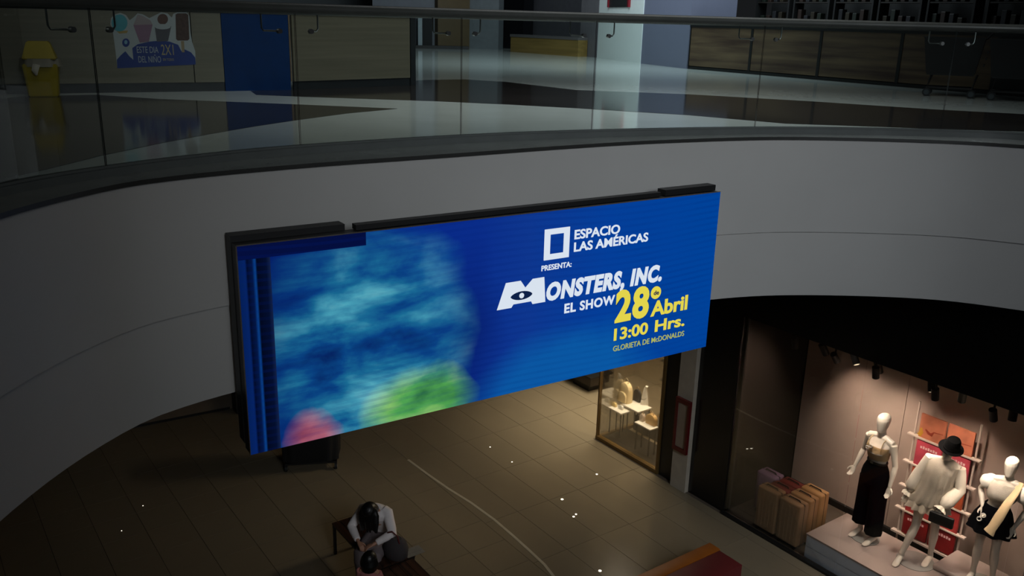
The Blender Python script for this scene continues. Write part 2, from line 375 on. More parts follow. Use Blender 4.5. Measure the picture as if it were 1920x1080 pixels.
# ------------------------------------------------------------ bag shop
M_GOLD = P('brass_frame', (104, 80, 42), .4, metal=.3)
bs = thing('shop_window', 'bag shop window with brass frame and clear glass beside white pillar', 'window', uv(u_bag0, 9.77, 0), ROT)
Lb = -9.16-u_bag0
B('sill', [((0, -.04, 0), (Lb, .05, .07))], M_GOLD, bs); B('post', [((0, -.03, .07), (.03, .03, 4.3))], M_GOLD, bs); B('post', [((Lb-.05, -.03, .07), (Lb, .03, 4.3))], M_GOLD, bs)
B('head_rail', [((0, -.03, 4.3), (Lb, .03, 4.4))], M_GOLD, bs)
B('glass_pane', [((.03, -.006, .07), (Lb-.05, .006, 4.3))], M_SGLASS, bs)
B('side_sill', [((0, .05, 0), (.06, 2.6, .07))], M_GOLD, bs); B('side_glass', [((.01, .051, .07), (.022, 2.6, 4.3))], M_SGLASS, bs)
LU('wall_bag_shop_post', [((-9.15, 9.77, 0), (u_pillar0-.01, 10.2, ZB-.01))], M_BLACK)
LU('wall_bag_shop_back', [((-10.72, 12.4, 0), (-8.85, 12.5, 4.3))], P('bag_wall', (196, 176, 140), .6))
LU('wall_bag_shop_side', [((-8.9, 10.6, 0), (-8.83, 12.4, 4.3))], P('bag_wall', (196, 176, 140), .6))
LU('floor_bag_shop', [((-10.66, 9.85, .003), (-8.92, 12.38, .012))], P('bag_floor', (150, 132, 104), .3))
LU('trim_bag_reflection', [((-10.62, 9.84, .013), (-9.25, 10.42, .06))], P('bag_reflection_dark', (34, 30, 26), .3))  # dark slab standing in for the dark reflection low in the shop glass
LU('ceiling_bag_shop', [((-10.70, 9.8, 4.41), (-8.83, 12.5, 4.46))], P('bag_ceil', (150, 140, 120), .6))
area('bag_shop_lamp', uv(-9.9, 10.0, 3.5), uv(-10.1, 10.5, .6), .8, .3, 80, (1, .88, .66))
area('bag_shop_lamp_back', uv(-9.9, 11.5, 4.2), uv(-9.9, 12.2, .5), 1.0, .6, 130, (1, .88, .68))
M_SHW = P('shelf_white', (225, 218, 205), .35)
def table(px, py, z, lu, lv, label, legs=True):
    p = W(px, py, z); t = thing('display_table', label, 'table', (p.x, p.y, .061), ROT, 'white display tables in the bag shop')
    z -= .049; B('tabletop', [((-lu/2, -lv/2, z-.035), (lu/2, lv/2, z-.012))], M_SHW, t)
    for sx in (-1, 1):
        for sy in (-1, 1):
            bm = bmesh.new(); cyl(bm, (sx*(lu/2-.03), sy*(lv/2-.03), 0), (sx*(lu/2-.03), sy*(lv/2-.03), z-.036), .012, 8); O('leg', bm, M_BLACK, t)
    return t
t1 = table(1161, 767, .56, .34, .22, 'low white table with tiny bags, leftmost in bag shop window'); del t1['group']
t2 = table(1194, 761, .62, .42, .34, 'white table carrying the cream backpack in bag shop window'); del t2['group']
t3 = table(1212, 796, .58, .38, .20, 'low white table with tan bag nearest the brass post'); del t3['group']
def dome_bag(name, px, py, z, w_, d, h, col, label, cat, pocket=False, strap=True, rz=0.0):
    p = W(px, py, z); t = thing(name, label, cat, (p.x, p.y, z-.011), ROT+rz); mat = P(name+str(col), col, .45)
    def body(w_, h, y0, y1, zz=0):
        bm = bmesh.new(); pr = [(-w_/2, zz+.01), (-w_/2*.9, zz), (w_/2*.9, zz), (w_/2, zz+.01)] + [(w_/2*math.cos(a)**1 if 1 else 0, zz+h*.55+h*.45*math.sin(a)) for a in [R_(x) for x in range(0, 181, 20)]]
        prof = [(y0, .88), (y0+(y1-y0)*.15, 1), (y0+(y1-y0)*.85, 1), (y1, .88)]; R = []
        for y, s in prof: R.append([bm.verts.new((x*s, y, zz+.0+(z_-zz)*(s if z_ > zz+.02 else 1))) for x, z_ in pr])
        n = len(pr)
        for a, b in zip(R, R[1:]):
            for i in range(n): bm.faces.new((a[i], a[(i+1) % n], b[(i+1) % n], b[i]))
        bm.faces.new(R[0]); bm.faces.new(R[-1]); return bm
    O('body', body(w_, h, -d/2, d/2), mat, t, smooth=True)
    if pocket: O('pocket', body(w_*.82, h*.5, -d/2-d*.35, -d/2+.005, h*.06), mat, t, smooth=True)
    if strap:
        bm = bmesh.new(); tube(bm, [(-w_*.2, 0, h*.9), (-w_*.18, 0, h*1.12), (0, 0, h*1.22), (w_*.18, 0, h*1.12), (w_*.2, 0, h*.9)], .007, 6); O('handle', bm, P('handle_'+name, tuple(int(c*.75) for c in col), .5), t, smooth=True)
    return t
dome_bag('backpack', 1172, 752, .62, .26, .13, .38, (232, 208, 160), 'cream backpack with front pocket on white table in bag shop', 'bag', True)
dome_bag('handbag', 1221, 795, .58, .22, .10, .20, (205, 165, 105), 'tan round handbag on low white table by brass post', 'bag')
dome_bag('coin_purse', 1152, 762, .56, .09, .05, .09, (235, 205, 140), 'tiny yellowish purse, left one on leftmost bag shop table', 'bag')
dome_bag('coin_purse', 1164, 767, .56, .11, .05, .09, (235, 230, 220), 'tiny white purse, right one on leftmost bag shop table', 'bag')
dome_bag('handbag', 1204, 789, .58, .09, .07, .15, (215, 195, 175), 'small pale upright pouch left of tan handbag on low table', 'bag')
dome_bag('handbag', 1194, 752, .62, .17, .06, .24, (40, 40, 42), 'small black bag behind the cream backpack on white table', 'bag')
# white display hand / neck stand
t = thing('display_bust', 'white neck shaped display stand on white table in bag shop', 'stand', W(1208, 757, .62)-Vector((0, 0, .011)), ROT)
bm = bmesh.new(); tube(bm, [(0, 0, 0), (0, 0, .1), (0, 0, .22), (0, 0, .3), (.03, 0, .36)], [.075, .06, .045, .03, .022], 12); O('bust', bm, M_SHW, t, smooth=True)
bm = bmesh.new(); tube(bm, [(.05*math.cos(a), .05*math.sin(a)-.01, .14+.03*math.sin(a*1)) for a in [R_(x) for x in range(0, 361, 30)]], .005, 6); O('necklace', bm, M_STEEL, t)
# dark plant / hanging scarves behind
t = thing('flower_vase', 'dark vase with leafy stems behind the display stand in bag shop', 'vase', uv(-9.60, 10.75, .012), ROT)
bm = bmesh.new(); tube(bm, [(0, 0, 0), (0, 0, .2), (0, 0, .5), (0, 0, .62), (0, 0, .66)], [.12, .16, .12, .06, .07], 14); O('vase', bm, P('vase_dark', (30, 28, 26), .3), t, smooth=True)
bm = bmesh.new()
for k in range(26):
    a = random.uniform(0, 6.28); r = random.uniform(.05, .2); zt = random.uniform(.78, 1.1)
    tip = Vector((math.cos(a)*r, math.sin(a)*r, zt)); tube(bm, [(0, 0, .6), tip*.6+Vector((0, 0, .3)), tip], [.004, .004, .002], 5)
    d = Vector((math.cos(a), math.sin(a), .3)); tube(bm, [tip-d*.05, tip, tip+d*.06], [.004, .028, .003], 6, flat=.25)
O('stems', bm, P('leaf_olive', (78, 66, 30), .6), t)
# black wall frames of the bag shop
for u, lab in ((-10.45, 'dark framed picture on bag shop wall, left one'), (-9.55, 'dark framed picture on bag shop wall, right one')):
    t = thing('picture_frame', lab, 'frame', uv(u, 12.37, 0), ROT)
    for a, b in (((-.2, 0, .95), (.2, .03, .98)), ((-.2, 0, 1.55), (.2, .03, 1.58)), ((-.2, 0, .98), (-.17, .03, 1.55)), ((.17, 0, .98), (.2, .03, 1.55))): B('frame_bar', [(a, b)], M_BLACK, t)
    B('picture', [((-.17, .01, .98), (.17, .025, 1.55))], P('pic_dark', (52, 48, 42), .6), t)
t = thing('shelf_rack', 'thin black twin pole rack standing at left in bag shop', 'rack', uv(-10.45, 11.9, .012), ROT)
for x in (0, .06): 
    bm = bmesh.new(); cyl(bm, (x, 0, 0), (x, 0, 2.6), .012, 8); O('pole', bm, M_BLACK, t)
B('shelf', [((-.1, -.15, .5), (.22, .15, .53))], M_BLACK, t); B('shelf', [((-.1, -.15, .9), (.22, .15, .93))], M_BLACK, t)
B('shop_cabinet', [], None) if 0 else None
# low dark display cabinet in the bag shop (behind the glass)
t = thing('display_cabinet', 'low dark grey cabinet inside bag shop behind left table', 'cabinet', uv(-10.10, 10.68, .012), ROT)
B('carcass', [((-.5, -.12, 0), (.3, .14, .3))], P('cab_dark', (44, 40, 36), .4), t); B('countertop', [((-.51, -.13, .301), (.31, .15, .32))], P('cab_top', (66, 60, 52), .3), t)
# next shop along the corridor: dark low unit
t = thing('display_stand', 'dark low display stand at far shop front beyond bag shop', 'stand', W(1103, 722, 0), ROT)
B('base', [((-.25, -.2, 0), (.25, .2, .14))], M_BLACK, t); B('platform', [((-.55, -.25, .142), (.35, .25, .32))], P('stand_dark', (46, 38, 30), .4), t); B('top_board', [((-.6, -.3, .322), (.4, .3, .36))], M_BLACK, t)
LU('wall_far_shop', [((-22, 14.6, 0), (-10.76, 14.7, 4.3))], P('far_wall', (165, 150, 125), .6))
# lower back wall seen at the left under the balcony
a = W(295, 793); b = W(412, 770); d = (b-a).normalized(); n = Vector((-d.y, d.x, 0))
bm = bmesh.new()
M4 = Matrix(((d.x, n.x, 0, a.x), (d.y, n.y, 0, a.y), (0, 0, 1, 0), (0, 0, 0, 1)))
box(bm, (-7, 0, 0), (1.35, .2, ZB-.01), M4); S('wall_left', bm, P('left_wall', (110, 98, 84), .6))
bm = bmesh.new(); box(bm, (-7, -.02, 0), (1.3, -.001, .04), M4); S('baseboard_left', bm, M_BLACK)
bm = bmesh.new(); box(bm, (1.352, -.3, 0), (2.3, .5, ZB-.01), M4); S('wall_left_pier', bm, M_BLACK)
bm = bmesh.new(); box(bm, (2.32, 6, 0), (12, 6.2, ZB-.01), M4); S('wall_back', bm, P('left_wall', (110, 98, 84), .6))

# ------------------------------------------------------------ LED screen
D = Vector((math.cos(R_(33.2)), math.sin(R_(33.2)), 0)); SW, SH = 4.61, 1.58
SO = Vector((-1.892, 5.822, H-1.534-SH))            # lower left corner of the face
led = thing('led_screen', 'large wide glowing blue screen advertising a show, hung on balcony wall', 'screen', SO, R_(33.2))
m = bpy.data.materials.new('screen_image'); m.use_nodes = True; nt = m.node_tree
for n in list(nt.nodes): nt.nodes.remove(n)
N = nt.nodes.new; Lk = nt.links.new
tc = N('ShaderNodeTexCoord'); sp = N('ShaderNodeSeparateXYZ'); Lk(tc.outputs['Object'], sp.inputs[0])
def ramp(inp, stops):
    r = N('ShaderNodeValToRGB'); r.color_ramp.elements.remove(r.color_ramp.elements[1])
    for i, (p, c) in enumerate(stops):
        e = r.color_ramp.elements[0] if i == 0 else r.color_ramp.elements.new(p)
        e.position = p; e.color = c if len(c) == 4 else lin(c)
    Lk(inp, r.inputs[0]); return r.outputs[0]
def mth(op, a, b=None, clamp=False):
    x = N('ShaderNodeMath'); x.operation = op; x.use_clamp = clamp
    for i, v in enumerate((a, b)):
        if v is None: continue
        if isinstance(v, (int, float)): x.inputs[i].default_value = v
        else: Lk(v, x.inputs[i])
    return x.outputs[0]
def mixc(f, a, b):
    x = N('ShaderNodeMixRGB'); Lk(f, x.inputs[0])
    for i, v in ((1, a), (2, b)):
        if isinstance(v, tuple): x.inputs[i].default_value = lin(v)
        else: Lk(v, x.inputs[i])
    return x.outputs[0]
nz = N('ShaderNodeTexNoise'); nz.inputs['Scale'].default_value = 1.6; nz.inputs['Detail'].default_value = 6; Lk(tc.outputs['Object'], nz.inputs['Vector'])
mpn = N('ShaderNodeMapping'); mpn.inputs['Scale'].default_value = (1, 1, 3); Lk(tc.outputs['Object'], mpn.inputs[0])
nf = N('ShaderNodeTexNoise'); nf.inputs['Scale'].default_value = 7; nf.inputs['Detail'].default_value = 8; Lk(mpn.outputs[0], nf.inputs['Vector'])
X = sp.outputs[0]; Z = sp.outputs[2]
Xn = mth('ADD', X, mth('MULTIPLY', mth('SUBTRACT', nz.outputs['Fac'], .5), .35)); Zn = mth('ADD', Z, mth('MULTIPLY', mth('SUBTRACT', nz.outputs['Fac'], .5), .35))
base = ramp(mth('DIVIDE', Xn, SW), [(0, (4, 26, 92)), (.30, (8, 40, 134)), (.42, (10, 44, 136)), (.52, (14, 54, 142)), (.7, (4, 62, 152)), (1, (0, 66, 152))])
def blob(cx, cz, rx, rz, soft=.5, xx=None, zz=None):
    dx = mth('DIVIDE', mth('SUBTRACT', xx or Xn, cx), rx); dz = mth('DIVIDE', mth('SUBTRACT', zz or Zn, cz), rz)
    r = mth('SQRT', mth('ADD', mth('MULTIPLY', dx, dx), mth('MULTIPLY', dz, dz)))
    return mth('DIVIDE', mth('SUBTRACT', 1.0, r), soft, clamp=True)
col = mixc(mth('MULTIPLY', blob(2.85, -.25, 1.15, .85, .35), .85), base, (10, 90, 164))         # lighter curved field lower middle
col = mixc(mth('MULTIPLY', blob(1.85, .6, .40, .85, .9), .7), col, (8, 28, 100))
# loose brushed field of teal and blue tones (plain colours, no picture)
st = N('ShaderNodeTexNoise'); st.inputs['Scale'].default_value = 1; st.inputs['Detail'].default_value = 9; st.inputs['Distortion'].default_value = .25
ms = N('ShaderNodeMapping'); ms.inputs['Scale'].default_value = (1.5, 1, 3.2); ms.inputs['Rotation'].default_value = (0, .35, 0); Lk(tc.outputs['Object'], ms.inputs[0]); Lk(ms.outputs[0], st.inputs['Vector'])
teal = ramp(st.outputs['Fac'], [(.30, (6, 32, 88)), (.42, (10, 70, 130)), (.52, (28, 112, 150)), (.64, (72, 160, 182)), (.80, (120, 200, 206))])
fld = mth('MULTIPLY', blob(.95, .62, 1.0, 1.25, .5), mth('ADD', .55, mth('MULTIPLY', nf.outputs['Fac'], .6)), clamp=True)
col = mixc(fld, col, teal)
green = ramp(st.outputs['Fac'], [(.3, (20, 84, 40)), (.5, (84, 168, 62)), (.7, (168, 214, 104))])
col = mixc(mth('MULTIPLY', blob(1.42, .12, .55, .36, .5), .85), col, green)
col = mixc(mth('MULTIPLY', blob(.48, .02, .26, .26, .6), .75), col, ramp(st.outputs['Fac'], [(.3, (110, 40, 52)), (.6, (204, 100, 108))]))
edge = mth('LESS_THAN', X, .225); dk = ramp(mth('DIVIDE', X, .23), [(0, (4, 30, 84)), (.2, (6, 34, 96)), (.26, (2, 10, 40)), (.42, (4, 22, 66)), (.5, (10, 60, 130)), (.56, (2, 8, 30)), (.85, (4, 14, 44)), (1, (20, 34, 70))])
col = mixc(edge, col, dk)
tp = mth('MULTIPLY', mth('GREATER_THAN', Z, SH-.10), mth('LESS_THAN', X, .95)); col = mixc(tp, col, (4, 14, 60))
# fine scan bands and module seams of the panel
ban = mth('SINE', mth('ADD', mth('MULTIPLY', Z, 110), mth('MULTIPLY', mth('SINE', mth('MULTIPLY', X, 2.2)), 2.5)))
ban = mth('MULTIPLY', mth('GREATER_THAN', ban, .3), mth('MULTIPLY', mth('SUBTRACT', nz.outputs['Fac'], .25, clamp=True), .45))
col = mixc(ban, col, (2, 26, 104))
em = N('ShaderNodeEmission'); Lk(col, em.inputs[0]); em.inputs[1].default_value = 1.0
out = N('ShaderNodeOutputMaterial'); Lk(em.outputs[0], out.inputs[0])
# the face is a grid of panel modules (slightly stepped)
bm = bmesh.new(); nx, nzp = 12, 5
for i in range(nx):
    for j in range(nzp):
        dy = random.uniform(0, .0012); box(bm, (SW*i/nx+.0008, -.012+dy, SH*j/nzp+.0008), (SW*(i+1)/nx-.0008, .0, SH*(j+1)/nzp-.0008))
O('display_face', bm, m, led)
M_HOUS = P('screen_housing', (15, 14, 14), .55)
B('housing', [((0, .002, 0), (SW, .12, SH))], M_HOUS, led)
B('rear_cover', [((-.005, .121, .04), (.84, .24, SH+.045))], M_HOUS, led); B('rear_cover', [((.90, .05, SH+.006), (3.90, .125, SH+.045))], M_HOUS, led); B('rear_cover', [((3.96, .05, SH+.006), (SW-.01, .16, SH+.06))], M_HOUS, led)
M_ALU = P('edge_alu', (120, 112, 105), .4, metal=.6)
for a, b in (((0, -.014, SH+.0005), (SW, .004, SH+.005)), ((-.005, -.014, 0), (-.0005, .004, SH))): B('edge_trim', [(a, b)], M_ALU, led)
for x in (.5, 1.5, 2.4, 3.3, 4.2): B('bracket', [((x-.03, .19, .5), (x+.03, .235+.18*math.sin(math.pi*x/SW), .56))], M_HOUS, led)

def font_mesh(txt, bold=.0, space=1.0):
    cu = bpy.data.curves.new('t', 'FONT'); cu.body = txt; cu.size = 1; cu.offset = bold; cu.extrude = .002; cu.space_character = space; cu.resolution_u = 4
    ob = bpy.data.objects.new('t', cu); C.objects.link(ob); bpy.context.view_layer.update()
    me = bpy.data.meshes.new_from_object(ob.evaluated_get(bpy.context.evaluated_depsgraph_get())); bpy.data.objects.remove(ob); bpy.data.curves.remove(cu); return me
def lettering(txt, x0, x1, zb, cap, mat, parent, y=-.016, bold=.02, shear=0.0, name='lettering', space=1.0, label=None, dep=.004):
    me = font_mesh(txt, bold, space); H_ = font_mesh('H', bold); ch = max(v.co.y for v in H_.vertices)-min(v.co.y for v in H_.vertices); b0 = min(v.co.y for v in H_.vertices); bpy.data.meshes.remove(H_)
    xs = [v.co.x for v in me.vertices]; a, b = min(xs), max(xs); s = cap/ch
    for v in me.vertices:
        z = (v.co.y-b0)*s; x = x0 + (v.co.x-a)/(b-a)*(x1-x0-shear*cap) + shear*z; v.co = (x, y - (v.co.z/.002)*dep/2, zb+z)
    me.materials.clear(); me.materials.append(mat); o = bpy.data.objects.new(name, me); C.objects.link(o); o.parent = parent
    if label: o['label'] = label
    return o
EW = EM('glow_white', (216, 226, 238)); EY = EM('glow_yellow', (226, 212, 76)); EB = EM('glow_blue', (10, 60, 170)); ED = EM('glow_navy', (14, 32, 70))
T = lambda z: SH + z          # z from top
bm = bmesh.new()
for a, b in (((2.565, -.022, T(-.42)), (2.825, -.014, T(-.372))), ((2.565, -.022, T(-.20)), (2.825, -.014, T(-.152))), ((2.565, -.022, T(-.372)), (2.623, -.014, T(-.2))), ((2.767, -.022, T(-.372)), (2.825, -.014, T(-.2)))): box(bm, a, b)
O('logo_square', bm, EW, led)
lettering('ESPACIO', 2.881, 3.385, T(-.272), .083, EW, led, bold=.025)
lettering('LAS AMÉRICAS', 2.881, 3.725, T(-.383), .083, EW, led, bold=.025)
lettering('PRESENTA:', 2.545, 2.862, T(-.513), .048, EW, led, bold=.02)
bm = bmesh.new(); mp_ = [(0, 0), (.17, 1), (.47, 1), (.57, .70), (.72, 1), (.96, 1), (1.0, 0), (.73, 0), (.70, .12), (.33, .12), (.29, 0)]
f_ = [bm.verts.new((2.105+x*.49, -.016, T(-.792)+z*.225)) for x, z in mp_]; g_ = [bm.verts.new((v.co.x, -.020, v.co.z)) for v in f_]
bm.faces.new(f_); bm.faces.new(g_[::-1])
for i in range(len(f_)): bm.faces.new((f_[i], f_[(i+1) % 11], g_[(i+1) % 11], g_[i]))
O('lettering', bm, EW, led)
lettering('ONSTERS, INC.', 2.595, 3.95, T(-.792), .165, EW, led, bold=.055, shear=.14, space=1.12)
# eye mark in the M
bm = bmesh.new(); pr = [(.105*math.cos(t_), .045*math.sin(t_)*(abs(math.sin(t_))**.3)) for t_ in [R_(x) for x in range(0, 360, 15)]]
f = [bm.verts.new((2.345+x*1.05, -.0225, T(-.697)+z*.85)) for x, z in pr]; bm.faces.new(f); O('lettering_mark', bm, ED, led)
bm = bmesh.new(); cyl(bm, (2.345, -.023, T(-.697)), (2.345, -.026, T(-.697)), .024, 16); O('lettering_mark', bm, EW, led)
lettering('EL SHOW', 2.807, 3.375, T(-.934), .088, EW, led, bold=.03, space=1.1)
for ch_, xa, xb in (('2', 3.385, 3.575), ('8', 3.59, 3.79)):
    lettering(ch_, xa+.009, xb+.009, T(-1.127), .31, ED, led, y=-.0155, bold=.045)
    lettering(ch_, xa, xb, T(-1.122), .31, EY, led, y=-.021, bold=.04)
bm = bmesh.new(); cyl(bm, (3.872, -.014, T(-.898)), (3.872, -.020, T(-.898)), .062, 20); O('badge', bm, EY, led)
lettering('de', 3.84, 3.905, T(-.918), .042, ED, led, y=-.0235, bold=.02, dep=.003)
lettering('Abril', 3.826, 4.298, T(-1.134), .15, ED, led, y=-.0155, bold=.03); lettering('Abril', 3.82, 4.29, T(-1.130), .15, EY, led, y=-.021, bold=.03)
for w_, xa, xb in (('13:00', 3.388, 3.80), ('Hrs.', 3.89, 4.272)):
    lettering(w_, xa+.006, xb+.006, T(-1.300), .118, ED, led, y=-.0155, bold=.025); lettering(w_, xa, xb, T(-1.295), .118, EY, led, y=-.021, bold=.025)
lettering('GLORIETA DE McDONALDS', 3.392, 4.285, T(-1.403), .052, EM('glow_dim', (170, 178, 90)), led, bold=.005)

# ------------------------------------------------------------ body builder
def remesh(bm, name, mat, parent, voxel=.0075, smooth=3):
    bmesh.ops.recalc_face_normals(bm, faces=list(bm.faces))
    me = bpy.data.meshes.new(name); bm.to_mesh(me); bm.free(); t = bpy.data.objects.new('tmp', me); C.objects.link(t)
    r = t.modifiers.new('r', 'REMESH'); r.mode = 'VOXEL'; r.voxel_size = voxel; r.use_smooth_shade = True
    s = t.modifiers.new('s', 'SMOOTH'); s.iterations = smooth; s.factor = .5
    bpy.context.view_layer.update(); nm = bpy.data.meshes.new_from_object(t.evaluated_get(bpy.context.evaluated_depsgraph_get()))
    bpy.data.objects.remove(t); bpy.data.meshes.remove(me); nm.materials.clear(); nm.materials.append(mat)
    nm.polygons.foreach_set('use_smooth', [True]*len(nm.polygons)); o = bpy.data.objects.new(name, nm); C.objects.link(o); o.parent = parent; return o
def V3(*a): return Vector(a)
def hand(bm, wrist, d, n, side, curl=.35, s=1.0):
    """d along the hand, n = palm normal, side=+1/-1 where the thumb sits"""
    d = d.normalized(); n = (n-d*n.dot(d)).normalized(); x = d.cross(n).normalized()*side
    loft(bm, [(wrist, x*.024*s, n*.017*s), (wrist+d*.03*s, x*.034*s, n*.016*s), (wrist+d*.075*s, x*.041*s, n*.014*s), (wrist+d*.098*s, x*.038*s, n*.011*s)], 12)
    for k, (off, L) in enumerate(((.030, .070), (.011, .080), (-.009, .074), (-.028, .058))):
        p = wrist+d*.088*s+x*off*s; a = curl; pts = [p]; dd = d.copy()
        for seg in (.42, .33, .25):
            dd = (dd*math.cos(a)+n*math.sin(a)).normalized(); p = p+dd*L*seg*s*1.05; pts.append(p); a = curl*1.1
        tube(bm, pts, [.0098*s, .0092*s, .0085*s, .0068*s], 8)
    p = wrist+d*.022*s+x*.026*s; q = (d*.62+x*.75+n*.2).normalized()
    tube(bm, [p, p+q*.035*s, p+q*.035*s+(d*.8+x*.35+n*.25).normalized()*.028*s, p+q*.035*s+(d*.9+x*.1+n*.3).normalized()*.052*s], [.014*s, .012*s, .0105*s, .008*s], 8)
def head_shape(bm, c, up, fwd, s=1.0, face=True):
    up = up.normalized(); fwd = (fwd-up*fwd.dot(up)).normalized(); rt = fwd.cross(up)
    prof = [(-.125, .022, .028, .052), (-.115, .038, .045, .040), (-.09, .052, .062, .026), (-.05, .064, .082, .008), (0, .073, .094, 0), (.04, .076, .098, -.004), (.08, .068, .088, -.008), (.105, .048, .062, -.010), (.118, .02, .028, -.010)]
    loft(bm, [(c+up*z*s+fwd*o_*s, rt*a*s, fwd*b*s) for z, a, b, o_ in prof], 16)
    if face:
        tube(bm, [c+fwd*.088*s+up*.012*s, c+fwd*.112*s-up*.028*s, c+fwd*.088*s-up*.036*s], [.008*s, .014*s, .01*s], 8)
        for z_, r_ in ((-.058, .018), (-.067, .016)): tube(bm, [c+fwd*.080*s+up*z_*s-rt*r_*s, c+fwd*.088*s+up*z_*s, c+fwd*.080*s+up*z_*s+rt*r_*s], .006*s, 6)
        for sx in (-1, 1):
            tube(bm, [c+rt*sx*.072*s+up*.018*s-fwd*.008*s, c+rt*sx*.082*s-fwd*.014*s, c+rt*sx*.072*s-up*.03*s-fwd*.004*s], [.007*s, .012*s, .007*s], 8)
            tube(bm, [c+fwd*.082*s+rt*sx*.018*s+up*.03*s, c+fwd*.082*s+rt*sx*.045*s+up*.03*s], .008*s, 6)
def foot(bm, ankle, fwd, s=1.0, heel=0.0, z0=0.0):
    f = Vector((fwd.x, fwd.y, 0)).normalized(); r = Vector((-f.y, f.x, 0)); a = ankle
    zz = z0+.03
    tube(bm, [a+V3(0, 0, .02), a-f*.02+V3(0, 0, -.03), V3(a.x-f.x*.03, a.y-f.y*.03, zz+heel)], [.033*s, .034*s, .026*s], 10)
    loft(bm, [(V3(a.x, a.y, zz+heel)-f*.055*s, r*.02*s, V3(0, 0, .02*s)), (V3(a.x, a.y, zz+heel+.008)-f*.02*s, r*.032*s, V3(0, 0, .035*s)), (V3(a.x, a.y, zz+heel*.6+.008)+f*.06*s, r*.036*s, V3(0, 0, .030*s)), (V3(a.x, a.y, zz-.008)+f*.13*s, r*.042*s, V3(0, 0, .019*s)), (V3(a.x, a.y, zz-.012)+f*.175*s, r*.036*s, V3(0, 0, .013*s)), (V3(a.x, a.y, zz-.014)+f*.20*s, r*.018*s, V3(0, 0, .008*s))], 12)
def torso(bm, pel, wst, chs, nck, rt, s=1.0, bust=.03, girl=True):
    ax = (chs-pel).normalized(); fw = ax.cross(rt).normalized()*-1 if False else rt.cross(ax).normalized()
    # fw points to the front: rt x up
    fw = -fw if fw.dot(torso.front) < 0 else fw
    R = [(pel-ax*.10, .10, .08, 0), (pel-ax*.05, .155, .105, 0), (pel+ax*.02, .168, .112, -.008), (pel+ax*.09, .148, .095, 0), (wst, .112, .078, .006), (wst+(chs-wst)*.5, .125, .088, .008), (chs-ax*.03, .145, .098+bust, .018), (chs+ax*.03, .158, .098+bust*.7, .012), (chs+(nck-chs)*.5, .165, .080, 0), (nck-ax*.035, .130, .055, -.004), (nck, .06, .05, 0)]
    loft(bm, [(c+fw*o_, rt*a*s, fw*b*s) for c, a, b, o_ in R], 18)
torso.front = V3(0, -1, 0)
def limb(bm, a, b, c, r, mid=None):
    """two-segment limb a-b-c with radii r=(top, upper, joint, lower bulge, end)"""
    tube(bm, [a, a.lerp(b, .3), a.lerp(b, .75), b, b.lerp(c, .3), b.lerp(c, .75), c], [r[0], r[1], r[2]*1.08, r[2], r[3], r[4]*1.15, r[4]], 12)
def figure(bm, J, s=1.0, face=True, front=V3(0, -1, 0), heel=0.0, z0=0.0, curl=.35, bust=.03, feet=True):
    torso.front = front
    rt = (J['shR']-J['shL']).normalized()
    torso(bm, J['pel'], J['wst'], J['chs'], J['nck'], rt, s, bust)
    hd = J['head']; tube(bm, [J['nck']-(hd-J['nck'])*.2, J['nck'].lerp(hd, .35), J['nck'].lerp(hd, .8)], [.056*s, .044*s, .046*s], 12)
    head_shape(bm, hd, J.get('hup', hd-J['nck']), J.get('hfw', front), s, face)
    for k in 'LR':
        sx = -1 if k == 'L' else 1
        tube(bm, [J['nck']-V3(0, 0, .03)+rt*sx*.05, J['sh'+k]], [.05*s, .047*s], 10)
        limb(bm, J['sh'+k], J['el'+k], J['wr'+k], (.050*s, .044*s, .034*s, .036*s, .023*s))
        d = J.get('hd'+k, (J['wr'+k]-J['el'+k]).normalized()); hand(bm, J['wr'+k], d, J.get('hn'+k, front), J.get('th'+k, 1), curl, s*.95)
        hp = J['pel']+rt*sx*.085*s-V3(0, 0, .02)
        limb(bm, J.get('hip'+k, hp), J['kn'+k], J['an'+k], (.088*s, .082*s, .050*s, .054*s, .031*s))
        if feet: foot(bm, J['an'+k], J.get('ft'+k, front), s, heel, z0)
def stand(h=1.0):
    """default standing joints, front = -y, right hand of the figure at -x"""
    return dict(pel=V3(0, 0, .93), wst=V3(0, .005, 1.10), chs=V3(0, 0, 1.28), nck=V3(0, .01, 1.47), head=V3(0, -.005, 1.645), shL=V3(.175, .01, 1.405), shR=V3(-.175, .01, 1.405), elL=V3(.235, .03, 1.13), elR=V3(-.235, .03, 1.13), wrL=V3(.25, -.03, .88), wrR=V3(-.25, -.03, .88), knL=V3(.10, -.01, .50), knR=V3(-.10, -.01, .50), anL=V3(.10, .02, .10), anR=V3(-.10, .02, .10), thL=-1, thR=1)
def scaleJ(J, k, keep=()): return {a: (b*k if isinstance(b, Vector) and a[:2] not in ('hn', 'hd', 'ft') and a not in ('hup', 'hfw') else b) for a, b in J.items()}
def cloth(bm, rings, seg=40, ruffle=0, rf=0.0, thick=.006):
    """rings: (centre, rx, ry, amount of fold)"""
    rr = []
    for c, a, b, w_ in rings:
        rr.append([bm.verts.new(Vector(c)+Vector((a*math.cos(t)*(1+w_*math.sin(ruffle*t+rf)), b*math.sin(t)*(1+w_*math.sin(ruffle*t+rf)), 0))) for t in [2*math.pi*i/seg for i in range(seg)]])
    for a, b in zip(rr, rr[1:]):
        for i in range(seg): bm.faces.new((a[i], a[(i+1) % seg], b[(i+1) % seg], b[i]))
    bmesh.ops.solidify(bm, geom=list(bm.faces), thickness=thick)

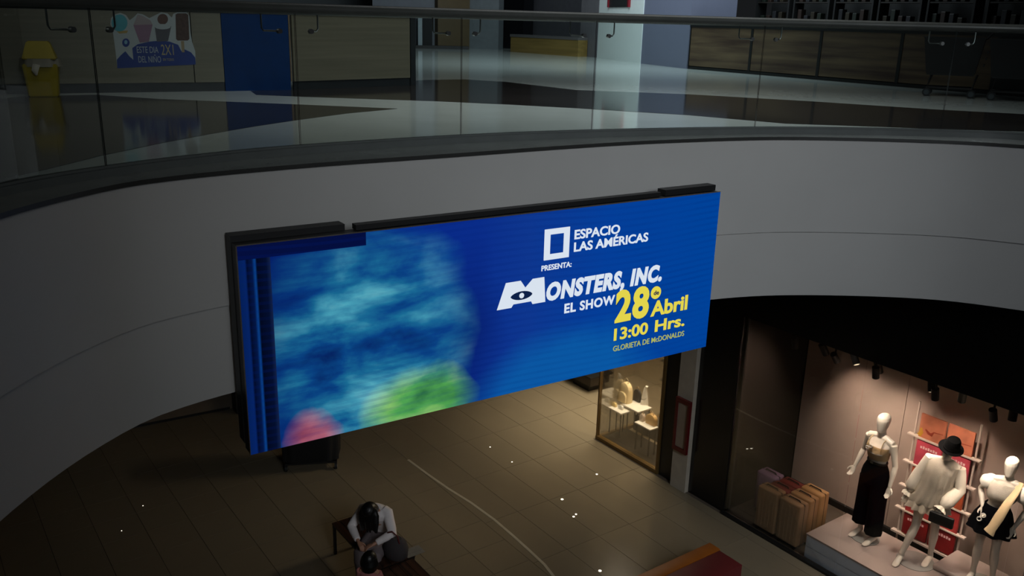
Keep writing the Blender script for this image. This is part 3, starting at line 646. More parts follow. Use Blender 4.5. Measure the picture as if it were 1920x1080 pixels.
# ------------------------------------------------------------ shop display: podium, mannequins
M_POD = P('podium_white', (166, 150, 143), .35, var=.02)
M_PODS = P('podium_grey', (206, 214, 228), .5, var=.03)
pod = thing('display_podium', 'long low white topped podium with grey sides in the shop window', 'podium', uv(-6.30, 9.80, .003), ROT)
B('top_board', [((0, 0, .362), (1.86, .96, .387)), ((1.864, 0, .362), (6.5, .96, .387))], M_POD, pod)
B('drawer_front', [((.01, .008, .20), (6.5, .05, .36))], M_PODS, pod); B('drawer_front', [((.01, .008, .02), (6.5, .05, .185))], M_PODS, pod)
B('carcass', [((.015, .052, 0), (6.5, .95, .361))], P('podium_core', (70, 74, 80), .6), pod)
PZ = .39
M_MAN = P('mannequin_white', (214, 204, 188), .38, var=.02)
M_NAVY = P('navy_cloth', (8, 10, 17), .95, bump=.2, spec=.1)
M_CREAM = P('cream_cloth', (216, 206, 188), .85, bump=.2)
M_PUFF = P('white_cloth', (235, 228, 214), .85, bump=.2)
M_TAN = P('tan_cloth', (214, 188, 146), .85, bump=.2)
def at_px(px, py, z): p = W(px, py, z); return V3(p.x, p.y, z)
def disc_base(t, r=.19, c=(0, 0)):
    bm = bmesh.new(); cyl(bm, (c[0], c[1], 0), (c[0], c[1], .008), r, 32); O('base_plate', bm, P('glass_base', (150, 150, 145), .15), t)
def sunglasses(t, c, rt=V3(1, 0, 0), up=V3(0, 0, 1), fw=V3(0, -1, 0), s=1.0):
    bm = bmesh.new(); M_ = MATS.get('sunwhite') or P('sunwhite', (232, 226, 216), .3)
    for sx in (-1, 1):
        tube(bm, [c+rt*(sx*.032*s+.024*s*math.cos(a))+up*.020*s*math.sin(a)+fw*.004 for a in [R_(x) for x in range(0, 361, 30)]], .006*s, 6)
    O('sunglasses_frame', bm, M_, t)
K = 1.075
# 1: long navy trousers, tan top
base = at_px(1622, 1008, PZ); m1 = thing('mannequin', 'headless-faced white mannequin in tan crop top and long dark wide trousers', 'mannequin', base, ROT-.1)
m1['label'] = 'white mannequin in tan strappy crop top and long dark wide trousers'
J1 = stand(); J1.update(elR=V3(-.255, .05, 1.15), wrR=V3(-.27, -.06, .93), elL=V3(.235, .03, 1.13), wrL=V3(.245, -.03, .87), knL=V3(.11, -.01, .5), anL=V3(.12, 0, .10), anR=V3(-.11, .02, .10), knR=V3(-.11, -.02, .5))
J1 = scaleJ(J1, K); bm = bmesh.new(); figure(bm, J1, K, face=False, heel=.03); remesh(bm, 'body', M_MAN, m1)
bm = bmesh.new()
cloth(bm, [((0, 0, 1.13*K), .128*K, .098*K, 0), ((0, 0, 1.08*K), .135*K, .105*K, 0), ((0, 0, 1.0*K), .170*K, .125*K, .01), ((0, 0, .92*K), .185*K, .135*K, .015), ((0, 0, .82*K), .18*K, .135*K, .02)], 44, 11)
for sx in (-1, 1):
    t2_ = bmesh.new(); hem = .13 if sx > 0 else .20
    cloth(t2_, [((sx*.085*K, 0, .88*K), .10*K, .13*K, .01), ((sx*.09*K, 0, .7*K), .10*K, .125*K, .02), ((sx*.095*K, 0, .45*K), .10*K, .115*K, .03), ((sx*.10*K, .0, hem*K), .105*K, .115*K, .04)], 36, 7, sx)
    me = bpy.data.meshes.new('t'); t2_.to_mesh(me); t2_.free(); bm.from_mesh(me); bpy.data.meshes.remove(me)
O('trousers', bm, M_NAVY, m1, smooth=True)
bm = bmesh.new(); cloth(bm, [((0, -.002, 1.165*K), .134*K, .108*K, .0), ((0, -.008, 1.23*K), .145*K, .128*K, .012), ((0, -.010, 1.30*K), .156*K, .138*K, .008), ((0, -.006, 1.345*K), .160*K, .118*K, 0)], 40, 9); O('crop_top', bm, M_TAN, m1, smooth=True)
for sx in (-1, 1):
    bm = bmesh.new(); tube(bm, [V3(sx*.10, -.118, 1.335)*K, V3(sx*.095, -.075, 1.42)*K, V3(sx*.09, .0, 1.455)*K, V3(sx*.09, .07, 1.40)*K, V3(sx*.09, .095, 1.34)*K], .012, 6, flat=.4); O('strap', bm, M_TAN, m1)
bm = bmesh.new(); tube(bm, [V3(math.cos(a)*.131*K, math.sin(a)*.101*K, 1.115*K) for a in [R_(x) for x in range(0, 361, 15)]], .016, 8, flat=.5); O('belt', bm, M_BLACK, m1)
B('buckle', [((-.02, -.125, 1.105*K), (.02, -.115, 1.135*K))], M_STEEL, m1); sunglasses(m1, V3(-.04, -.155, 1.33)*K, rt=V3(.8, 0, .6), up=V3(-.6, 0, .8))
disc_base(m1)
# 2: cream ruffled long sleeve blouse, black hat and clutch
base = at_px(1716, 1052, PZ); m2 = thing('mannequin', 'white mannequin in black hat and cream ruffled long sleeved blouse dress', 'mannequin', base, ROT+.15)
J2 = stand(); J2.update(pel=V3(.04, .03, .93), wst=V3(.07, .02, 1.10), chs=V3(.10, 0, 1.28), nck=V3(.13, .0, 1.46), head=V3(.17, -.03, 1.63), shL=V3(.30, .02, 1.39), shR=V3(-.04, -.01, 1.42), elL=V3(.33, .03, 1.13), wrL=V3(.24, -.16, .93), elR=V3(-.14, .0, 1.16), wrR=V3(-.20, -.03, .92), knL=V3(.14, .04, .5), anL=V3(.12, .12, .11), knR=V3(-.05, -.07, .5), anR=V3(-.13, -.14, .11), thL=-1)
J2['hnL'] = V3(0, 0, -1)
J2 = scaleJ(J2, K); bm = bmesh.new(); figure(bm, J2, K, face=False, heel=.03); remesh(bm, 'body', M_MAN, m2)
bm = bmesh.new(); cloth(bm, [((.13*K, 0, 1.475*K), .07*K, .065*K, 0), ((.125*K, 0, 1.45*K), .135*K, .085*K, 0), ((.12*K, 0, 1.41*K), .195*K, .11*K, 0), ((.105*K, -.006, 1.30*K), .188*K, .145*K, .015), ((.08*K, 0, 1.12*K), .19*K, .14*K, .03), ((.04*K, .02, .95*K), .225*K, .165*K, .04), ((.02*K, .02, .86*K), .25*K, .185*K, .05), ((.01*K, .02, .845*K), .24*K, .18*K, .05)], 60, 13); O('blouse', bm, M_CREAM, m2, smooth=True)
bm = bmesh.new(); cloth(bm, [((.01*K, .02, .86*K), .235*K, .175*K, .02), ((.005*K, .02, .80*K), .26*K, .195*K, .08), ((0, .02, .765*K), .27*K, .205*K, .11)], 96, 16); O('ruffle', bm, M_CREAM, m2, smooth=True)
for k in 'LR':
    a, b, c = J2['sh'+k], J2['el'+k], J2['wr'+k]; bm = bmesh.new(); tube(bm, [a+V3(0, 0, .02), a.lerp(b, .3), a.lerp(b, .7), b, b.lerp(c, .3), b.lerp(c, .7), b.lerp(c, .92), c], [.062, .072, .074, .078, .082, .086, .062, .036], 16); O('sleeve', bm, M_CREAM, m2, smooth=True)
    bm = bmesh.new(); d = (c-b).normalized(); x, y = frame(d); rg = []
    R0 = []
    for q, (t_, r_) in enumerate(((0, .036), (.03, .06), (.06, .075))):
        R0.append([bm.verts.new(c+d*t_+(x*math.cos(2*math.pi*i/32)+y*math.sin(2*math.pi*i/32))*r_*(1+(.14*math.sin(8*2*math.pi*i/32) if q else 0))) for i in range(32)])
    for A_, B_ in zip(R0, R0[1:]):
        for i in range(32): bm.faces.new((A_[i], A_[(i+1) % 32], B_[(i+1) % 32], B_[i]))
    O('cuff', bm, M_CREAM, m2, smooth=True)
hd = J2['head']; up = (J2['head']-J2['nck']).normalized(); x, y = frame(up, V3(1, 0, 0)); bm = bmesh.new()
h0 = hd+up*.035
loft(bm, [(h0+up*-.022, x*.095, y*.115), (h0+up*.03, x*.092, y*.11), (h0+up*.09, x*.085, y*.10), (h0+up*.115, x*.07, y*.085), (h0+up*.118, x*.03, y*.04)], 24); O('hat_crown', bm, M_BLACKF, m2, smooth=True)
bm = bmesh.new(); bx = (x+up*-.05).normalized(); loft(bm, [(h0+up*-.024, x*.15, y*.165), (h0+up*-.016, x*.15, y*.165)], 32); loft(bm, [(h0+up*-.014, x*.098, y*.118), (h0+up*.012, x*.097, y*.117)], 24); O('hat_brim', bm, M_BLACKF, m2, smooth=True)
cl = J2['wrL']+V3(.04, -.10, -.12); bm = bmesh.new(); rbox(bm, cl-V3(.15, .03, .075), cl+V3(.15, .03, .075), .02, 2); O('clutch_bag', bm, M_BLACK, m2, smooth=True)
disc_base(m2, .24)
# second plinths
def ottoman(px, py, z, lu, lv, h, label, rz=0):
    p = at_px(px, py, z); t = thing('display_plinth', label, 'plinth', (p.x, p.y, PZ), ROT+rz); bm = bmesh.new(); rbox(bm, (-lu/2, -lv/2, 0), (lu/2, lv/2, z-PZ), .03, 3); O('block', bm, M_POD, t, smooth=True); return t
ottoman(1830, 1072, .47, .84, .62, .08, 'flat white plinth on podium under third mannequin in white puff blouse', 0)
p = uv(-4.30, 9.98, PZ+.001); t = thing('display_plinth', 'rounded white plinth on podium at bottom edge of the picture', 'plinth', p, ROT); bm = bmesh.new()
tube(bm, [(-.42, 0, .09), (-.38, 0, .09), (-.3, 0, .09), (.3, 0, .09), (.5, 0, .09)], [.05, .12, .15, .15, .15], 20, flat=.6, ref=V3(0, 1, 0)); O('block', bm, M_POD, t, smooth=True)
# 3: white puff blouse, black shorts/skirt, tan scarf
base = at_px(1842, 1092, .475); m3 = thing('mannequin', 'white mannequin in white puff sleeve blouse and short black skirt', 'mannequin', base, ROT+.1)
J3 = stand(); J3.update(pel=V3(-.03, 0, .93), wst=V3(-.01, .005, 1.10), chs=V3(.02, 0, 1.28), nck=V3(.05, .01, 1.47), head=V3(.05, -.01, 1.645), shL=V3(.225, .01, 1.40), shR=V3(-.13, .01, 1.40), elL=V3(.29, .05, 1.13), wrL=V3(.22, -.04, .90), elR=V3(-.25, .06, 1.20), wrR=V3(-.15, -.07, 1.04), knL=V3(.07, -.02, .5), anL=V3(.09, .02, .1), knR=V3(-.12, -.03, .5), anR=V3(-.13, .0, .10))
K3 = 1.02; J3 = scaleJ(J3, K3); bm = bmesh.new(); figure(bm, J3, K3, face=False, heel=.03); remesh(bm, 'body', M_MAN, m3)
bm = bmesh.new(); cloth(bm, [((-.01, 0, 1.10*K3), .135*K3, .105*K3, 0), ((-.015, 0, 1.03*K3), .18*K3, .14*K3, .01), ((-.03, 0, .90*K3), .225*K3, .18*K3, .05), ((-.03, 0, .74*K3), .27*K3, .215*K3, .08)], 60, 9); O('skirt', bm, M_NAVY, m3, smooth=True)
bm = bmesh.new(); cloth(bm, [((0, 0, 1.175*K3), .15*K3, .115*K3, .03), ((.01, 0, 1.22*K3), .165*K3, .145*K3, .02), ((.025, -.005, 1.30*K3), .172*K3, .155*K3, .01), ((.035, 0, 1.38*K3), .175*K3, .12*K3, 0), ((.045, 0, 1.42*K3), .14*K3, .10*K3, 0)], 48, 10); O('blouse', bm, M_PUFF, m3, smooth=True)
for k in 'LR':
    a, b = J3['sh'+k], J3['el'+k]; bm = bmesh.new(); tube(bm, [a+V3(0, 0, .035), a.lerp(b, .08), a.lerp(b, .3), a.lerp(b, .5), a.lerp(b, .62)], [.05, .085, .10, .09, .05], 18); O('puff_sleeve', bm, M_PUFF, m3, smooth=True)
bm = bmesh.new(); s0 = J3['shL']; tube(bm, [s0+V3(-.03, .08, .03), s0+V3(-.045, 0, .07), s0+V3(-.05, -.12, -.03), V3(.14, -.19, 1.24)*K3, V3(.09, -.21, 1.05)*K3, V3(.05, -.25, .9)*K3, V3(.03, -.26, .83)*K3], [.03, .035, .04, .05, .06, .055, .07], 12, flat=.35, ref=V3(1, 0, 0)); O('scarf', bm, M_TAN, m3, smooth=True)
sunglasses(m3, V3(-.10, -.20, .96)*K3, rt=V3(.5, 0, .86), up=V3(-.86, 0, .5), s=1.2); disc_base(m3, .17, (-.02, .02))

# rack with posters
rk = thing('display_rack', 'white pole rack holding orange, pink and red picture boards behind mannequins', 'rack', uv(-5.74, 11.2, PZ), ROT)
M_RKW = P('rack_white', (210, 195, 182), .4)
rk.location = uv(-5.74, 11.2, .003)
for x in (0, .86):
    bm = bmesh.new(); cyl(bm, (x, 0, 0), (x, 0, 2.28), .014, 10); O('pole', bm, M_RKW, rk)
zs = [1.78, 1.36, .98, .62, .26]
for z in zs[:4]: B('shelf_bar', [((-.08, -.05, z-.012), (.94, .02, z+.008))], M_RKW, rk)
B('shelf_bar', [((-.08, -.05, .22), (.94, .02, .25))], M_RKW, rk)
cols = [((196, 120, 92), (196, 120, 92)), ((190, 72, 88), (190, 72, 88)), ((176, 82, 48), (176, 82, 48)), ((168, 52, 52), (168, 52, 52)), ((130, 26, 28), (130, 26, 28))]
for r, (z, hh) in enumerate(zip(zs, (.36, .38, .34, .32, .33))):
    for c, x in enumerate((.07, .46)):
        if c == 0 and r in (1, 2) and False: continue
        bd = B('picture_board', [((x, -.035, z+.012), (x+.36, -.005, z+hh))], P('board%d' % r, cols[r][c], .5, var=.25, scale=5), rk)
        if r == 0:
            bm = bmesh.new(); q = V3(x+.18, -.038, z+.12); tube(bm, [q+V3(-.09, 0, .03), q+V3(-.04, 0, -.01), q+V3(.0, 0, -.02), q+V3(.03, 0, .03), q+V3(.16, 0, .045)], [.01, .022, .025, .008, .004], 8, flat=.15, ref=V3(0, 0, 1)); O('print', bm, P('print_red', (150, 60, 40), .5), bd)
            bm = bmesh.new(); tube(bm, [(x+.01, -.037, z+.03), (x+.04, -.037, z+.09), (x+.03, -.037, z+.15)], [.03, .028, .012], 8, flat=.1, ref=V3(1, 0, 0)); O('print', bm, P('print_yellow', (200, 150, 50), .5), bd)
        if r in (1, 4):
            bm = bmesh.new(); z_ = z+hh*.78
            for i in range(7): box(bm, (x+.06+i*.036, -.0385, z_-.02), (x+.085+i*.036, -.036, z_+.02 if i % 2 else z_+.012))
            O('print', bm, P('print_pale', (232, 190, 190), .5), bd)
# track spotlights
sp_px = [(1545, 655), (1603, 672), (1647, 688), (1747, 722), (1805, 742), (1900, 775)]
tr = thing('lighting_track', 'thin black ceiling track that carries the display spotlights', 'track', uv(-7.2, 10.6, 3.19), ROT); B('rail', [((0, -.02, 0), (5, .02, .028))], M_BLACK, tr)
names = ['nearest the dark side wall', 'second from the dark side wall', 'third from the dark side wall', 'fourth from the dark side wall', 'fifth from the dark side wall', 'at the right frame edge']
aims = [(-6.5, 11.4, 1.2), (-5.7, 10.3, 1.8), (-5.9, 11.4, 1.0), (-4.9, 10.25, 1.6), (-5.2, 11.2, .9), (-4.25, 10.55, 1.6)]
spE = [26, 20, 28, 22, 28, 26]
for q, nm_, aim, e in zip(sp_px, names, aims, spE):
    p = WV(*q, 10.6); u, v, z = touv(p); c = uv(u, v, z)
    t = thing('spotlight', 'black cylindrical track spotlight ' + nm_, 'spotlight', uv(u, v, 3.189), 0, 'track spotlights above the mannequins')
    d = (uv(*aim)-c).normalized(); l0 = c-Vector(t.location)
    bm = bmesh.new(); cyl(bm, l0-d*.09, l0+d*.09, .05, 16); O('lamp_head', bm, M_BLACK, t, smooth=True)
    bm = bmesh.new(); cyl(bm, (0, 0, 0), l0-d*.02, .013, 8); O('stem', bm, M_BLACK, t)
    bm = bmesh.new(); cyl(bm, l0+d*.0902, l0+d*.092, .035, 16); O('lens', bm, EM('lamp_lens', (255, 225, 190), 1.2), t)
    l = bpy.data.lights.new('spot_beam', 'SPOT'); l.energy = e*2.6; l.color = (1, .80, .66); l.spot_size = R_(85); l.spot_blend = .9; l.shadow_soft_size = .04
    lo = bpy.data.objects.new('spot_beam', l); C.objects.link(lo); lo.location = c+d*.10; lo.rotation_euler = d.to_track_quat('-Z', 'Y').to_euler()

# lamps of the front track, just behind the header
tf = thing('lighting_track', 'thin black front ceiling track hidden behind the shop header', 'track', uv(-7.4, 9.98, 3.19), ROT); B('rail', [((0, -.02, 0), (5.2, .02, .028))], M_BLACK, tf)
for k, (u, au, av, az, e) in enumerate(((-5.75, -5.75, 10.3, 1.7, 24), (-4.95, -4.95, 10.3, 1.8, 30), (-4.25, -4.25, 10.5, 1.9, 34), (-7.0, -6.9, 10.3, .7, 8), (-6.35, -6.3, 11.4, 1.2, 14))):
    c = uv(u, 9.98, 2.98)
    nm_ = ['first mannequin', 'hatted mannequin', 'third mannequin', 'suitcases', 'bare wall'][k]
    t = thing('spotlight', 'black track spotlight behind the header aimed at the ' + nm_, 'spotlight', uv(u, 9.98, 3.189), 0)
    d = (uv(au, av, az)-c).normalized(); l0 = c-Vector(t.location)
    bm = bmesh.new(); cyl(bm, l0-d*.08, l0+d*.08, .045, 16); O('lamp_head', bm, M_BLACK, t, smooth=True)
    bm = bmesh.new(); cyl(bm, (0, 0, 0), l0-d*.02, .013, 8); O('stem', bm, M_BLACK, t)
    l = bpy.data.lights.new('spot_beam', 'SPOT'); l.energy = e*2.9; l.color = (1, .86, .75); l.spot_size = R_(100 if k == 3 else 70); l.spot_blend = 1; l.shadow_soft_size = .05
    lo = bpy.data.objects.new('spot_beam', l); C.objects.link(lo); lo.location = c+d*.09; lo.rotation_euler = d.to_track_quat('-Z', 'Y').to_euler()

# ------------------------------------------------------------ suitcases
def suitcase(u, v, h, lu, lv, col, label):
    t = thing('suitcase', label, 'suitcase', uv(u, v, .004), ROT); mat = P('case%s' % (col,), col, .35, var=.04); dk = P('case_d%s' % (col,), tuple(int(c*.55) for c in col), .4)
    bm = bmesh.new(); rbox(bm, (-lu/2, -lv/2, .055), (lu/2, lv/2, h), .03, 3); O('shell', bm, mat, t, smooth=True)
    bm = bmesh.new(); rbox(bm, (-lu/2-.003, -.012, .052), (lu/2+.003, .012, h+.003), .008, 1); O('zip_band', bm, dk, t)
    for k in range(5):
        pass
    bm = bmesh.new(); tube(bm, [(-.10, .0, h), (-.085, 0, h+.022), (.085, 0, h+.022), (.10, 0, h)], .009, 8); O('handle', bm, M_BLACK, t)
    for sx in (-1, 1):
        for sy in (-1, 1):
            bm = bmesh.new(); c = V3(sx*(lu/2-.05), sy*(lv/2-.04), .0225); cyl(bm, c-V3(0, .012, 0), c+V3(0, .012, 0), .0225, 12); cyl(bm, c, c+V3(0, 0, .034), .008, 8); O('wheel', bm, M_BLACK, t)
    bm = bmesh.new()
    for s in (-1, 1):
        for k in range(5): x = -lu/2+lu*(k+1)/6; rbox(bm, (x-.012, s*lv/2-.004, .11), (x+.012, s*lv/2+.004, h-.06), .003, 1)
    O('ribs', bm, mat, t)
    return t
suitcase(-7.02, 9.91, .72, .36, .21, (168, 128, 92), 'tan hard suitcase nearest the black column, left of the tan cases')
suitcase(-6.625, 9.91, .72, .36, .21, (164, 126, 92), 'tan hard suitcase nearest the shop glass, front of the tan cases')
suitcase(-6.62, 10.135, .74, .36, .21, (182, 136, 92), 'tan hard suitcase second from the glass, between two tan cases')
suitcase(-6.61, 10.36, .76, .36, .21, (196, 146, 94), 'tan orange suitcase nearest the back wall beside podium')
suitcase(-7.00, 10.135, .69, .36, .20, (128, 50, 44), 'dark red suitcase, left one of the red pair behind tan cases')
suitcase(-6.99, 10.36, .69, .36, .20, (138, 52, 46), 'dark red suitcase, right one of the red pair behind tan cases')
suitcase(-7.37, 10.32, .69, .34, .24, (168, 132, 160), 'lilac suitcase behind the dark red pair')

# ------------------------------------------------------------ red block at the bottom edge
rb = thing('block_seat', 'dark red block seat with an orange far edge at picture bottom', 'seat', uv(-6.50, 6.9, 0), ROT)
M_BR = P('block_red', (98, 24, 28), .5); M_BO = P('block_orange', (150, 82, 14), .5)
bm = bmesh.new(); rbox(bm, (-.09, -.9, .03), (.30, 1.42, .495), .008, 2); O('cushion', bm, M_BR, rb, smooth=True)
bm = bmesh.new(); rbox(bm, (-.28, -.9, .03), (-.092, 1.44, .505), .008, 2); O('edge_board', bm, M_BO, rb, smooth=True)
B('plinth', [((-.26, -.88, 0), (.28, 1.40, .029))], M_BLACK, rb)

# ------------------------------------------------------------ benches, people, cart on the lower floor
M_BW = WOOD('bench_wood', (34, 20, 14), (66, 38, 24), (1, 30, 10))
def bench(name, u0, u1, v0, v1, label):
    t = thing(name, label, 'bench', uv((u0+u1)/2, (v0+v1)/2, 0), ROT); lu, lv = u1-u0, v1-v0
    n = 5
    for i in range(n): y = -lv/2+lv*i/n; B('slat', [((-lu/2, y+.004, .445), (lu/2, y+lv/n-.004, .475))], M_BW, t)
    for sx in (-1, 1):
        B('frame_bar', [((sx*(lu/2-.04)-.02, -lv/2, .405), (sx*(lu/2-.04)+.02, lv/2, .444))], M_BLACK, t)
        for sy in (-1, 1): B('leg', [((sx*(lu/2-.04)-.018, sy*(lv/2-.02)-.018, 0), (sx*(lu/2-.04)+.018, sy*(lv/2-.02)+.018, .404))], M_BLACK, t)
    return t
bench('bench', -10.04, -8.76, 4.32, 4.92, 'dark wooden slatted bench under the bending person in white')
bench('bench', -8.70, -7.3, 4.25, 4.85, 'dark wooden bench at picture bottom, right of the seated person')
# seated person, bending over a bag
SK = P('skin', (176, 128, 102), .5); HAIR = P('black_hair', (10, 9, 9), .4)
M_TOP = P('pale_top', (226, 216, 212), .9, bump=.2); M_SKT = P('grey_skirt', (120, 108, 108), .9, bump=.2)
hp = W(716, 1006, .5)
pe = thing('person', 'seated person with long black hair and white top, bending over a bag', 'person', (hp.x, hp.y, 0), R_(-14))
Jp = dict(pel=V3(0, .02, .575), wst=V3(0, -.04, .74), chs=V3(0, -.13, .90), nck=V3(0, -.23, 1.05), head=V3(0.0, -.37, 1.11), hup=V3(0, -.75, .62), hfw=V3(0, -.6, -.78), shL=V3(.17, -.20, 1.0), shR=V3(-.17, -.20, 1.0), elL=V3(.29, -.32, .80), elR=V3(-.29, -.32, .80), wrL=V3(.10, -.52, .72), wrR=V3(-.10, -.52, .72), hipL=V3(.09, .0, .56), hipR=V3(-.09, .0, .56), knL=V3(.11, -.46, .52), knR=V3(-.11, -.46, .52), anL=V3(.11, -.44, .11), anR=V3(-.11, -.44, .11), hdL=V3(-.7, -.6, -.2), hdR=V3(.7, -.6, -.2), hnL=V3(0, 0, -1), hnR=V3(0, 0, -1), thL=-1, thR=1)
bm = bmesh.new(); figure(bm, Jp, .97, face=True, curl=.6, front=V3(0, -1, -.2)); remesh(bm, 'body', SK, pe)
ax = lambda a, b: (b-a).normalized()
bm = bmesh.new(); rt = V3(1, 0, 0)
def tr_ring(c, a, b, axis): y = axis.cross(rt).normalized(); return (c, rt*a, y*b)
A_ = ax(Jp['pel'], Jp['nck'])
loft(bm, [tr_ring(Jp['pel']+V3(0, 0, -.02), .185, .14, A_), tr_ring(Jp['pel']+A_*.08, .18, .13, A_), tr_ring(Jp['wst'], .16, .11, A_), tr_ring(Jp['chs'], .185, .13, A_), tr_ring(Jp['chs'].lerp(Jp['nck'], .5), .205, .135, A_), tr_ring(Jp['nck']-A_*.03, .185, .115, A_), tr_ring(Jp['nck']+A_*.01, .10, .085, A_)], 24)
for k in 'LR':
    a, b, c = Jp['sh'+k], Jp['el'+k], Jp['wr'+k]; tube(bm, [a+V3(-a.x*.35, .02, .03), a+V3(0, .01, .012), a.lerp(b, .35), a.lerp(b, .8), b, b.lerp(c, .3), b.lerp(c, .85)], [.07, .072, .068, .062, .06, .056, .042], 14)
remesh(bm, 'blouse', M_TOP, pe, .011, 2)
bm = bmesh.new()
for k in 'LR':
    a, b, c = Jp['hip'+k], Jp['kn'+k], Jp['an'+k]; tube(bm, [a+V3(0, .07, 0), a, a.lerp(b, .5), b+V3(0, -.02, .0), b+V3(0, -.02, -.1), b.lerp(c, .6), b.lerp(c, .9)], [.09, .112, .10, .085, .078, .075, .07], 16)
loft(bm, [(V3(0, .12, .56), V3(.15, 0, 0), V3(0, 0, .06)), (V3(0, .0, .575), V3(.19, 0, 0), V3(0, 0, .10)), (V3(0, -.3, .56), V3(.18, 0, 0), V3(0, 0, .075)), (V3(0, -.42, .55), V3(.16, 0, 0), V3(0, 0, .06))], 20)
remesh(bm, 'trousers', M_SKT, pe, .011, 2)
bm = bmesh.new(); hc = Jp['head']; up = Jp['hup'].normalized(); fw = -V3(0, -.6, -.78).normalized(); fw = (fw-up*fw.dot(up)).normalized()
loft(bm, [(hc+up*z+fw*o_, rt*a, fw*b) for z, a, b, o_ in ((-.13, .07, .05, .04), (-.08, .088, .075, .035), (0, .096, .092, .022), (.05, .096, .10, .01), (.1, .08, .085, .0), (.13, .045, .05, -.003), (.14, .01, .01, 0))], 20)
for i in range(26):      # locks falling to both sides of the face
    a = -1.4+2.8*i/25; sx = math.sin(a)
    p0 = hc+rt*.085*sx+up*(.04+.04*math.cos(a))+fw*.02; L_ = random.uniform(.22, .36)
    tube(bm, [p0, p0+V3(sx*.035, -.015, -.08), p0+V3(sx*.04, -.02+random.uniform(-.01, .01), -.18), p0+V3(sx*.03, -.015, -L_)], [.022, .024, .020, .006], 6)
remesh(bm, 'hair', HAIR, pe, .008, 2)
bm = bmesh.new()
for k in 'LR':
    a = Jp['an'+k]; loft(bm, [(V3(a.x, a.y+.07, .04), V3(.03, 0, 0), V3(0, 0, .038)), (V3(a.x, a.y, .05), V3(.042, 0, 0), V3(0, 0, .05)), (V3(a.x, a.y-.1, .04), V3(.046, 0, 0), V3(0, 0, .038)), (V3(a.x, a.y-.19, .03), V3(.04, 0, 0), V3(0, 0, .026)), (V3(a.x, a.y-.215, .025), V3(.02, 0, 0), V3(0, 0, .016))], 14)
O('shoes', bm, P('shoe_white', (140, 136, 132), .6), pe, smooth=True)
# bag beside the person
bp_ = W(742, 1026, .62); bg = thing('tote_bag', 'bulky grey bag with dark red strap on bench beside the person in white', 'bag', (bp_.x, bp_.y, .478), R_(-30))
bm = bmesh.new(); loft(bm, [((0, 0, 0), V3(.13, 0, 0), V3(0, .10, 0)), ((0, 0, .04), V3(.17, 0, 0), V3(0, .13, 0)), ((0, 0, .15), V3(.18, 0, 0), V3(0, .14, 0)), ((0, 0, .24), V3(.15, 0, 0), V3(0, .11, 0)), ((0, 0, .29), V3(.09, 0, 0), V3(0, .05, 0))], 20); O('body', bm, P('bag_grey', (58, 52, 52), .85, bump=.3), bg, smooth=True)
bm = bmesh.new(); tube(bm, [(-.1, -.05, .24), (-.08, -.06, .36), (0, -.07, .41), (.08, -.06, .36), (.1, -.05, .24)], .012, 8, flat=.5); O('strap', bm, P('strap_red', (96, 26, 26), .6), bg, smooth=True)
pp = thing('paper', 'folded pale paper lying on bench right of the grey bag', 'paper', (W(775, 1034, .48).x, W(775, 1034, .48).y, .477), ROT); B('sheet', [((-.09, -.13, 0), (.09, .13, .003)), ((-.09, -.13, .0035), (.02, .12, .006))], P('paper_pale', (120, 116, 108), .8), pp)
# child standing in front
cp = W(692, 1053, 1.0); ch = thing('person', 'small child with black hair and pink top in front of the seated person', 'person', (cp.x, cp.y, 0), R_(170))
kc = .62; Jc = stand(); Jc['head'] = V3(0, -.04, 1.62); Jc['hup'] = V3(0, -.35, 1); Jc['hfw'] = V3(0, -1, -.35); Jc['elL'] = V3(.24, -.05, 1.15); Jc['wrL'] = V3(.16, -.24, 1.05); Jc['elR'] = V3(-.24, -.05, 1.15); Jc['wrR'] = V3(-.16, -.24, 1.05)
Jc = scaleJ(Jc, kc); Jc['head'] = Jc['head']+V3(0, 0, .02); bm = bmesh.new(); figure(bm, Jc, kc*1.12, face=True, bust=0); remesh(bm, 'body', SK, ch, .006, 2)
bm = bmesh.new(); loft(bm, [((0, 0, .50), V3(.15, 0, 0), V3(0, .12, 0)), ((0, 0, .6), V3(.13, 0, 0), V3(0, .10, 0)), ((0, 0, .75), V3(.125, 0, 0), V3(0, .095, 0)), ((0, 0, .86), V3(.125, 0, 0), V3(0, .08, 0)), ((0, 0, .905), V3(.05, 0, 0), V3(0, .05, 0))], 20)
for k in 'LR': a, b, c = Jc['sh'+k], Jc['el'+k], Jc['wr'+k]; tube(bm, [a, b, b.lerp(c, .85)], [.048, .042, .032], 12)
remesh(bm, 'top', P('pink_top', (178, 112, 108), .9), ch, .009, 2)
bm = bmesh.new(); cloth(bm, [((0, 0, .58), .115, .095, .0), ((0, 0, .5), .15, .125, .03), ((0, 0, .36), .19, .16, .08)], 40, 9); O('skirt', bm, P('denim', (40, 48, 62), .9), ch, smooth=True)
bm = bmesh.new(); ball(bm, Jc['head']+V3(0, .014, .018), (.088, .10, .088)); 
for i in range(16): a = R_(10+160*i/15); p0 = Jc['head']+V3(math.cos(a)*.078, math.sin(a)*.085, .03); tube(bm, [p0, p0+V3(math.cos(a)*.02, math.sin(a)*.02, -.08), p0+V3(math.cos(a)*.012, math.sin(a)*.02, -.17)], [.02, .022, .006], 6)
remesh(bm, 'hair', HAIR, ch, .007, 2)
bm = bmesh.new()
for k in 'LR': a = Jc['an'+k]; loft(bm, [(V3(a.x, a.y+.05, .03), V3(.02, 0, 0), V3(0, 0, .028)), (V3(a.x, a.y, .035), V3(.03, 0, 0), V3(0, 0, .035)), (V3(a.x, a.y-.08, .03), V3(.033, 0, 0), V3(0, 0, .026)), (V3(a.x, a.y-.15, .02), V3(.016, 0, 0), V3(0, 0, .014))], 12)
